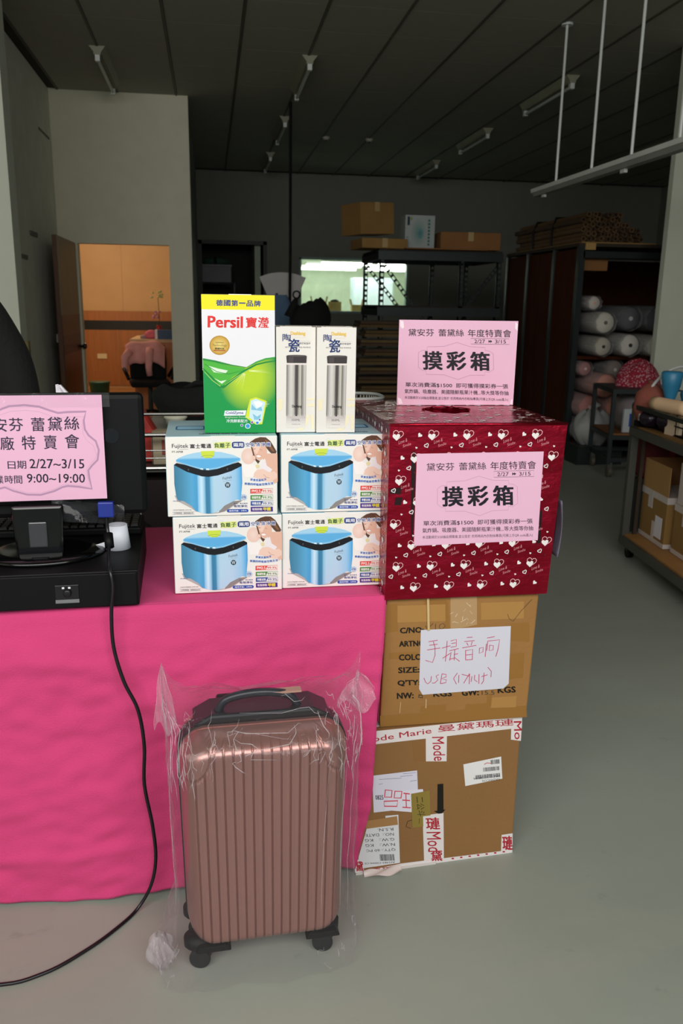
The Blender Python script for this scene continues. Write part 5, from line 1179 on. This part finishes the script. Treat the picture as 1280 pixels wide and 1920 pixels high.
M().box(-.268, 1.925, .928, -.232, 1.943, .965).build('plug', mat('vga_blue', '#1c2f8c', .4), t, bevel=.003)
def smooth_path(P, n=6):
    P = [Vector(q) for q in P]; out = []
    for i in range(len(P)-1):
        a, b, c, d = P[max(i-1, 0)], P[i], P[i+1], P[min(i+2, len(P)-1)]
        for k in range(n):
            s_ = k/n; out.append(.5*((2*b)+(-a+c)*s_+(2*a-5*b+4*c-d)*s_*s_+(-a+3*b-3*c+d)*s_**3))
    out.append(P[-1]); return out
cp_ = smooth_path([(-.250, 1.935, .93), (-.247, 1.915, .905), (-.243, 1.90, .88), (-.238, 1.845, .862), (-.230, 1.785, .848), (-.224, 1.772, .81), (-.23, 1.770, .75), (-.229, 1.768, .67), (-.210, 1.760, .59), (-.182, 1.756, .52), (-.172, 1.756, .43), (-.176, 1.756, .33), (-.162, 1.756, .22), (-.158, 1.756, .13), (-.172, 1.750, .06), (-.205, 1.735, .010), (-.245, 1.685, .006), (-.305, 1.625, .006), (-.39, 1.567, .006), (-.50, 1.55, .006), (-.8, 1.60, .006)])
M().tube(cp_, .0042, 8).build('wire', mat('cable_black', '#101013', .35), t, True)
M().tube([(-.2445, 1.905, .895), (-.2405, 1.885, .868)], .0105, 12).build('ferrite_core', blackp, t, True)
c2 = M().tube(smooth_path([(-.60, 1.90, .006), (-.52, 1.86, .006), (-.46, 1.93, .006), (-.42, 2.05, .006)]), .004, 8).build('floor_cable', mat('cable_black', '#101013', .35), None, True)
tag(c2, 'short stretch of black cable on the floor under the pink cloth hem at far left', 'cable')
t = T('paper_roll', 'small white paper roll with a loose end on the cash drawer', 'paper roll', (-.232, 1.975, ZD))
M().lathe([(.030, 0), (.0235, .058), (.0225, .058), (.010, .050)], 28).build('roll', mat('roll_white', '#e4e6f0', .5), t, True)
M().grid(lambda u, v: (-.02-.045*u, -.024+.018*u, .004+.018*v*(1-u)+.002), 8, 3).build('loose_end', mat('roll_white', '#e4e6f0', .5), t, True, solid=.0006)
t = T('keyboard', 'black keyboard lying on the cash drawer behind the monitor stand', 'keyboard', (-.185, 2.085, ZD), 1)
M().box(-.44, 0, .0, .0, .135, .020).build('case', blackp, t, bevel=.005)
km = mat('key_grey', '#2a2a2a', .5)
for r_ in range(5):
    for i in range(19):
        M_ = None
kmesh = M().add([(0, 0, 0), (.018, 0, 0), (.018, .018, 0), (0, .018, 0), (.002, .003, .006), (.016, .003, .006), (.016, .016, .006), (.002, .016, .006)], [(0, 1, 2, 3), (4, 5, 6, 7), (0, 1, 5, 4), (1, 2, 6, 5), (2, 3, 7, 6), (3, 0, 4, 7)])
k0 = None
for r_ in range(6):
    for i in range(20):
        if k0 is None: k0 = o = kmesh.build('key', km, t)
        else: o = k0.copy(); COL.objects.link(o)
        o.location = (-.43+i*.0212, .012+r_*.0198, .0195)
t = T('tissue', 'tip of white tissue showing above the monitor', 'tissue', (-.36, 2.25, ZD))
M().grid(lambda u, v: (-.04+.07*u*(1-.8*v), .01*math.sin(6*u), .30+.065*v), 8, 6).build('sheet', whitepaper, t, True, solid=.001); M().box(-.06, -.05, 0, .06, .05, .30).build('box', blackp, t, bevel=.005)

# ------------------------------------------------------------------ suitcase
t = T('suitcase', 'rose-gold ribbed hard suitcase with black wheels in front of the pink cloth', 'suitcase', (-.084, 1.50, 0), 2.5)
SWd, SHt, zb = .356, .500, .066
rose = mat('rose_shell', '#a87a72', .30, .62, var=.04, vscale=3)
rcx = SWd/2
pitch = .0195
gx = [.032+pitch*i for i in range(16)]
def shell(sign, groove):
    def fn(u, v):
        z = v*SHt; cr = .062
        dz = min(z, SHt-z); w_ = SWd/2
        ins = 0
        if dz < cr: ins = cr-math.sqrt(max(0, cr*cr-(cr-dz)**2))
        hw = w_-ins
        # cosine distribution keeps columns dense
        x = rcx+(2*u-1)*hw
        de = min(hw-abs(x-rcx), dz)
        er = .038
        # distance to rounded outline
        dx = w_-abs(x-rcx)
        if dx < cr and dz < cr: de = max(0, cr-math.hypot(cr-dx, cr-dz))
        else: de = min(dx, dz)
        k = min(1, de/er); dep = .085*math.sqrt(max(0, 1-(1-k)**2))
        if groove:
            cornr = math.hypot((w_-abs(x-rcx)), (SHt-z))
            tlz = SHt-z
            gc_ = ((max(dx, 0)/.064)**3+(tlz/.088)**3)**(1/3)
            if gc_ < .97: dep += .0020
            elif gc_ < 1.03: dep -= .0035
            elif min(z, SHt-z) > .012 and dx > .02:
                d = min(abs(x-g) for g in gx)
                if d < .0020: dep -= .0050*(1-(d/.0020)**2)
                dep += .0007*math.cos(d/(pitch/2)*math.pi/2)
        x = rcx+(x-rcx)*(.945+.055*z/SHt)
        return (x, sign*dep, zb+z)
    return fn
b = M().grid(lambda u, v: (lambda q: (q[0], .085-q[1]*1.0, q[2]))(shell(1, True)(u, v)), 480, 110)
b.build('front_shell', rose, t, True)
M().grid(lambda u, v: (lambda q: (q[0], .115+q[1]*.95, q[2]))(shell(1, False)(u, v)), 60, 50).build('back_shell', rose, t, True)
def outline(off, n=10):
    cr = .062+off; x0, x1, z0, z1 = -off, SWd+off, zb-off, zb+SHt+off; out = []
    for cx, cz, a in ((x1-cr, z1-cr, 0), (x0+cr, z1-cr, 90), (x0+cr, z0+cr, 180), (x1-cr, z0+cr, 270)):
        out += [(cx+cr*math.cos(R(a+i*90/n)), cz+cr*math.sin(R(a+i*90/n))) for i in range(n+1)]
    return [(rcx+(x-rcx)*(.945+.055*max(0, z-zb)/SHt), z) for x, z in out]
M().extr(outline(.003), .078, .122).build('zip_frame', mat('black_rubber', '#111215', .45), t, bevel=.003)
M().extr(outline(-.0), .07, .13).build('inner_wall', rose, t)
M().extr([(.03, zb+SHt), (SWd-.03, zb+SHt), (SWd-.07, zb+SHt+.022), (.07, zb+SHt+.022)], .075, .16).build('top_trim', mat('black_trim', '#15181c', .35), t, bevel=.006)
M().tube(smooth_path([(.085, .10, zb+SHt+.018), (.105, .10, zb+SHt+.045), (.17, .10, zb+SHt+.055), (.235, .10, zb+SHt+.045), (.255, .10, zb+SHt+.018)]), .009, 10).build('top_handle', mat('handle_navy', '#161b26', .35), t, True)
for x in (.10, .24): M().tube([(x, .17, zb+SHt), (x, .17, zb+SHt+.008)], .007, 8).build('telescopic_rod', chrome, t)
M().box(.085, .16, zb+SHt+.004, .255, .182, zb+SHt+.02).build('pull_handle', blackp, t, bevel=.006)
M().box(.20, .092, zb+SHt+.052, .262, .112, zb+SHt+.056).build('tag_card', mat('tag_tan', '#b8907c', .6), t)
for x, y in ((.034, .055), (SWd-.050, .055), (.034, .15), (SWd-.050, .15)):
    M().lathe([(.020, .044), (.030, .056), (.030, .075)], 18, (x, y, 0), 1.2, .9).build('wheel_housing', blackp, t, True)
    M().box(x-.012, y-.010, .026, x+.012, y+.010, .050).build('wheel_fork', blackp, t, bevel=.003)
    for s_ in (-1, 1):
        wv = M().tube([(s_*.007, 0, 0), (s_*.017, 0, 0)], [.0235, .0235], 24).build('wheel', mat('wheel_black', '#0a0a0b', .4), t, True, bevel=.003); wv.location = (x, y, .0242); wv.rotation_euler = (0, 0, R(78))
        M().lathe([(.010, 0), (.004, .002)], 12).build('hub', blackp, wv)
for x0, z_ in ((.022, zb+.004), (SWd-.095, zb+.004)):
    M().extr([(x0, zb-.006), (x0+.078, zb-.006), (x0+.068, zb+.008), (x0+.010, zb+.008)], .014, .08).build('wheel_arch', blackp, t, bevel=.003)
# plastic bag
bagm = film_mat('clear_bag_film', .018, (.88, .84, .87), 22, 1.0, .22, .11, edge=.34)
crm = film_mat('film_glint', .22, (.95, .92, .94), 60, 1.0, .9, .12, edge=.4)  # pale film standing in for the glints along each fold
t2 = T('plastic_bag', 'clear crinkled plastic bag pulled over the rose suitcase', 'plastic bag', (-.084, 1.50, 0), 2.5)
def bagp(a, v, k=1.):
    z = .004+v*.640
    hx = SWd/2+.016+.014*(v)**3+.030*max(0, .22-v)*2.0; hy = .128+.008*math.sin(v*9)
    if v > .84: hy *= max(.06, 1-((v-.84)/.16)**1.5*.94)
    c, s_ = math.cos(a), math.sin(a); e = .42
    x = hx*abs(c)**e*(1 if c > 0 else -1); y = hy*abs(s_)**e*(1 if s_ > 0 else -1)
    amp = (.004+.010*max(0, v-.72)*3.5+.012*max(0, .2-v)*5)*k
    nn = NZ.noise(Vector((x*16, y*16+z*5, z*13)))+.5*NZ.noise(Vector((x*38, y*38+3, z*24)))+.35*NZ.noise(Vector((x*80, y*60, z*55)))
    x += amp*nn*(1 if abs(c) > .6 else .4); y += amp*nn
    if v < .84 and s_ < 0 and abs(c) < .9: y = min(y, -.106)
    if v > .8: z += .060*((v-.8)/.2)*abs(x/hx)**9*(1.1 if x < 0 else .7)-.010*((v-.8)/.2)*(1-abs(x/hx))+.006*nn
    if v < .05: z = max(.003, z)
    if x < 0 and v < .25: x -= .045*(.25-v)*4*(.6+.6*NZ.noise(Vector((y*20, z*20, 5))))
    return Vector((rcx+x, .10+y, z))
M().grid(lambda u, v: bagp(u*2*math.pi, v), 190, 150).build('film', bagm, t2, True)
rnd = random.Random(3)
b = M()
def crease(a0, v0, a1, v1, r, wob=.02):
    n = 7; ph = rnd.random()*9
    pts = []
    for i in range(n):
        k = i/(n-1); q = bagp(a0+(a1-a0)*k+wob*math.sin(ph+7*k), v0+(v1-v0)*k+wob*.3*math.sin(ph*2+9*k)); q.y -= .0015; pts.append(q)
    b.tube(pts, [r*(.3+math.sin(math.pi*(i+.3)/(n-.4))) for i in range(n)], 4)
for i in range(75):                      # pale strands drawn as glints, fanning down from the gathered top
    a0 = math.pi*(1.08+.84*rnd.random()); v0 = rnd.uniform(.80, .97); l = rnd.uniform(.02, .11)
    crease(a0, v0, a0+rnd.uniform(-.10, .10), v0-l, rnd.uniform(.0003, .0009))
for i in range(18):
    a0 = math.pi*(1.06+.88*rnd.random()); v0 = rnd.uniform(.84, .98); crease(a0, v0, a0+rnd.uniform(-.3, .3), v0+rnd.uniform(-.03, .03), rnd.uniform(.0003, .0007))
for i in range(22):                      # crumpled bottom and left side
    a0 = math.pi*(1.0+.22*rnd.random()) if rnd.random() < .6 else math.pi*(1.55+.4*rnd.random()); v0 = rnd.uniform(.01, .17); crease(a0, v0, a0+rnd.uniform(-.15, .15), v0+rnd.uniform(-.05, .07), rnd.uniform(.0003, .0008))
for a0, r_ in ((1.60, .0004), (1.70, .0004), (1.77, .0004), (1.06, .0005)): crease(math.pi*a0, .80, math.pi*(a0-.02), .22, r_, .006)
q = b.build('crease_glints', crm, t2, True); q['kind'] = 'stuff'
earm = film_mat('ear_film', .16, (.90, .82, .87), 40, 1.0, .4, .1, edge=.4)
for sx in (-1, 1):
    def ear(u, v, sx=sx):
        w_ = (.020 if sx < 0 else .040)*(1-v)**(.7 if sx < 0 else .5)+.002
        return Vector((rcx+sx*(SWd/2+.022+(.004 if sx < 0 else .006)*v)+(u-.5)*w_*2, .06+.014*math.sin(u*7+v*5)+.02*v, (.575 if sx < 0 else .59)+(.130 if sx < 0 else .070)*v+.01*math.sin(8*u)*(1-v)))
    M().grid(ear, 16, 16).build('corner_ear', earm, t2, True)
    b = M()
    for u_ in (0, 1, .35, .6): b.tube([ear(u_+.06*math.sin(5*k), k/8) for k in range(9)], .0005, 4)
    q = b.build('ear_fold_glint', crm, t2, True); q['kind'] = 'stuff'  # pale edge strands drawn as glints on the ears
def knot(u, v):
    a = u*2*math.pi; r_ = .034*math.sin(math.pi*(.1+.8*v))*(1+.25*math.sin(5*a+7*v)+.15*math.sin(11*a+3*v)); return (-.045+r_*.75*math.cos(a)-.01*v, .055+r_*math.sin(a), .006+.085*v)
M().grid(knot, 60, 24).build('gathered_corner', film_mat('gather_film', .16, (.9, .86, .88), 60, 1.2, .6, .08, edge=.4), t2, True)

# ------------------------------------------------------------------ person in black at the left edge
t = T('person', 'person in a black long-sleeved top standing behind the counter, cut by the left edge', 'person', (-.895, 2.80, 0), -12)
t.scale = (1.0, 1.0, 1.04)
def skin(name, verts, edges, radii, m, sub=2):
    me = bpy.data.meshes.new(name); me.from_pydata(verts, edges, []); me.update(); me.materials.append(m)
    o = bpy.data.objects.new(name, me); COL.objects.link(o); o.parent = t
    sk = o.modifiers.new('skin', 'SKIN'); sk.use_smooth_shade = True
    for sv, r_ in zip(me.skin_vertices[0].data, radii): sv.radius = r_ if isinstance(r_, tuple) else (r_, r_)
    me.skin_vertices[0].data[0].use_root = True
    s2 = o.modifiers.new('sub', 'SUBSURF'); s2.levels = sub; s2.render_levels = sub; return o
skinm = mat('skin', '#c79a7c', .55, var=.03)
V_ = [(0, 0, .92), (0, .0, 1.10), (0, .01, 1.28), (0, .01, 1.38), (0, 0, 1.46), (0, -.01, 1.53), (0, -.012, 1.61),
      (.17, .01, 1.36), (.27, .03, 1.18), (.33, -.03, 1.02), (.22, -.13, .94), (-.17, .01, 1.36), (-.26, .02, 1.14), (-.24, -.10, .94),
      (.09, 0, .86), (.10, 0, .48), (.10, .02, .10), (.10, -.10, .04), (-.09, 0, .86), (-.10, 0, .48), (-.10, .02, .10), (-.10, -.10, .04)]
E_ = [(0, 1), (1, 2), (2, 3), (3, 4), (4, 5), (5, 6), (3, 7), (7, 8), (8, 9), (9, 10), (3, 11), (11, 12), (12, 13), (0, 14), (14, 15), (15, 16), (16, 17), (0, 18), (18, 19), (19, 20), (20, 21)]
R_ = [(.13, .10), (.125, .09), (.14, .10), (.10, .08), .052, .075, .085, .058, .045, .036, .026, .058, .045, .03, .085, .055, .038, .035, .085, .055, .038, .035]
skin('body', V_, E_, R_, skinm)
V2 = [V_[i] for i in (0, 1, 2, 3, 7, 8, 9)]+[(.24, -.12, .95)]+[V_[11], V_[12], (-.245, -.08, .96), (0, 0, 1.42)]
skin('black_top', V2, [(0, 1), (1, 2), (2, 3), (3, 4), (4, 5), (5, 6), (6, 7), (3, 8), (8, 9), (9, 10), (3, 11)], [(.16, .12), (.155, .115), (.17, .125), (.13, .10), .085, .075, .066, .048, .085, .07, .05, .065], blackc)
skin('trousers', [(0, 0, .95), (.09, 0, .86), (.10, 0, .48), (.10, .02, .10), (-.09, 0, .86), (-.10, 0, .48), (-.10, .02, .10)], [(0, 1), (1, 2), (2, 3), (0, 4), (4, 5), (5, 6)], [(.15, .12), .105, .075, .06, .105, .075, .06], mat('dark_trousers', '#16171c', .9))
hv = M().lathe([(.02, -.02), (.085, .03), (.098, .09), (.085, .15), (.04, .185)], 20, (0, .02, 1.52), .95, 1.1).build('hair', mat('black_hair', '#0c0a09', .5), t, True)
for hx, hy, hz, sg in ((.20, -.155, .935, -1), (-.235, -.13, .93, 1)):
    b = M().tube([(hx, hy+.03, hz+.01), (hx, hy, hz), (hx+sg*.005, hy-.05, hz-.01)], [.024, .034, .032], 10)
    b.build('palm', skinm, t, True)
    for i in range(4): M().tube([(hx-.026+i*.017, hy-.045, hz-.01), (hx-.028+i*.018, hy-.085, hz-.015), (hx-.028+i*.018, hy-.10+abs(i-1.5)*.006, hz-.038)], [.0085, .0075, .006], 8).build('finger', skinm, t, True)
    M().tube([(hx+sg*.025, hy, hz), (hx+sg*.045, hy-.035, hz-.01), (hx+sg*.04, hy-.06, hz-.02)], [.011, .009, .007], 8).build('thumb', skinm, t, True)
for x in (-.03, .03): M().lathe([(.003, 0), (.009, .004), (.003, .008)], 8, (x, -.092, 1.60)).build('eye', blackp, t, True)
M().tube([(0, -.088, 1.60), (0, -.112, 1.565), (0, -.095, 1.56)], [.008, .012, .006], 8).build('nose', skinm, t, True); M().tube([(-.022, -.092, 1.535), (0, -.099, 1.533), (.022, -.092, 1.535)], .005, 6).build('mouth', mat('lips', '#a05a50', .5), t, True)
for x in (-.09, .09): M().lathe([(.005, 0), (.02, .02), (.012, .05)], 8, (x, .0, 1.56), .4, 1).build('ear', skinm, t, True)
# pale chair back glimpsed behind the person
t = T('yellow_chair', 'pale yellow chair back glimpsed between the black sleeve and the open door', 'chair', (-1.135, 5.6, 0))
M().grid(lambda u, v: (-.09+.08*u, .02*math.sin(3*u), .70+.46*v), 8, 8).build('backrest', mat('pale_yellow', '#6e633c', .7), t, True, solid=.03)
M().box(-.2, -.42, .42, .06, 0, .46).build('seat', mat('pale_yellow', '#6e633c', .7), t, bevel=.01)
for x in (-.17, .03):
    for y in (-.38, -.02): M().tube([(x, y, 0), (x, y, .43 if y < -.1 else .8)], .014, 8).build('leg', steel, t)
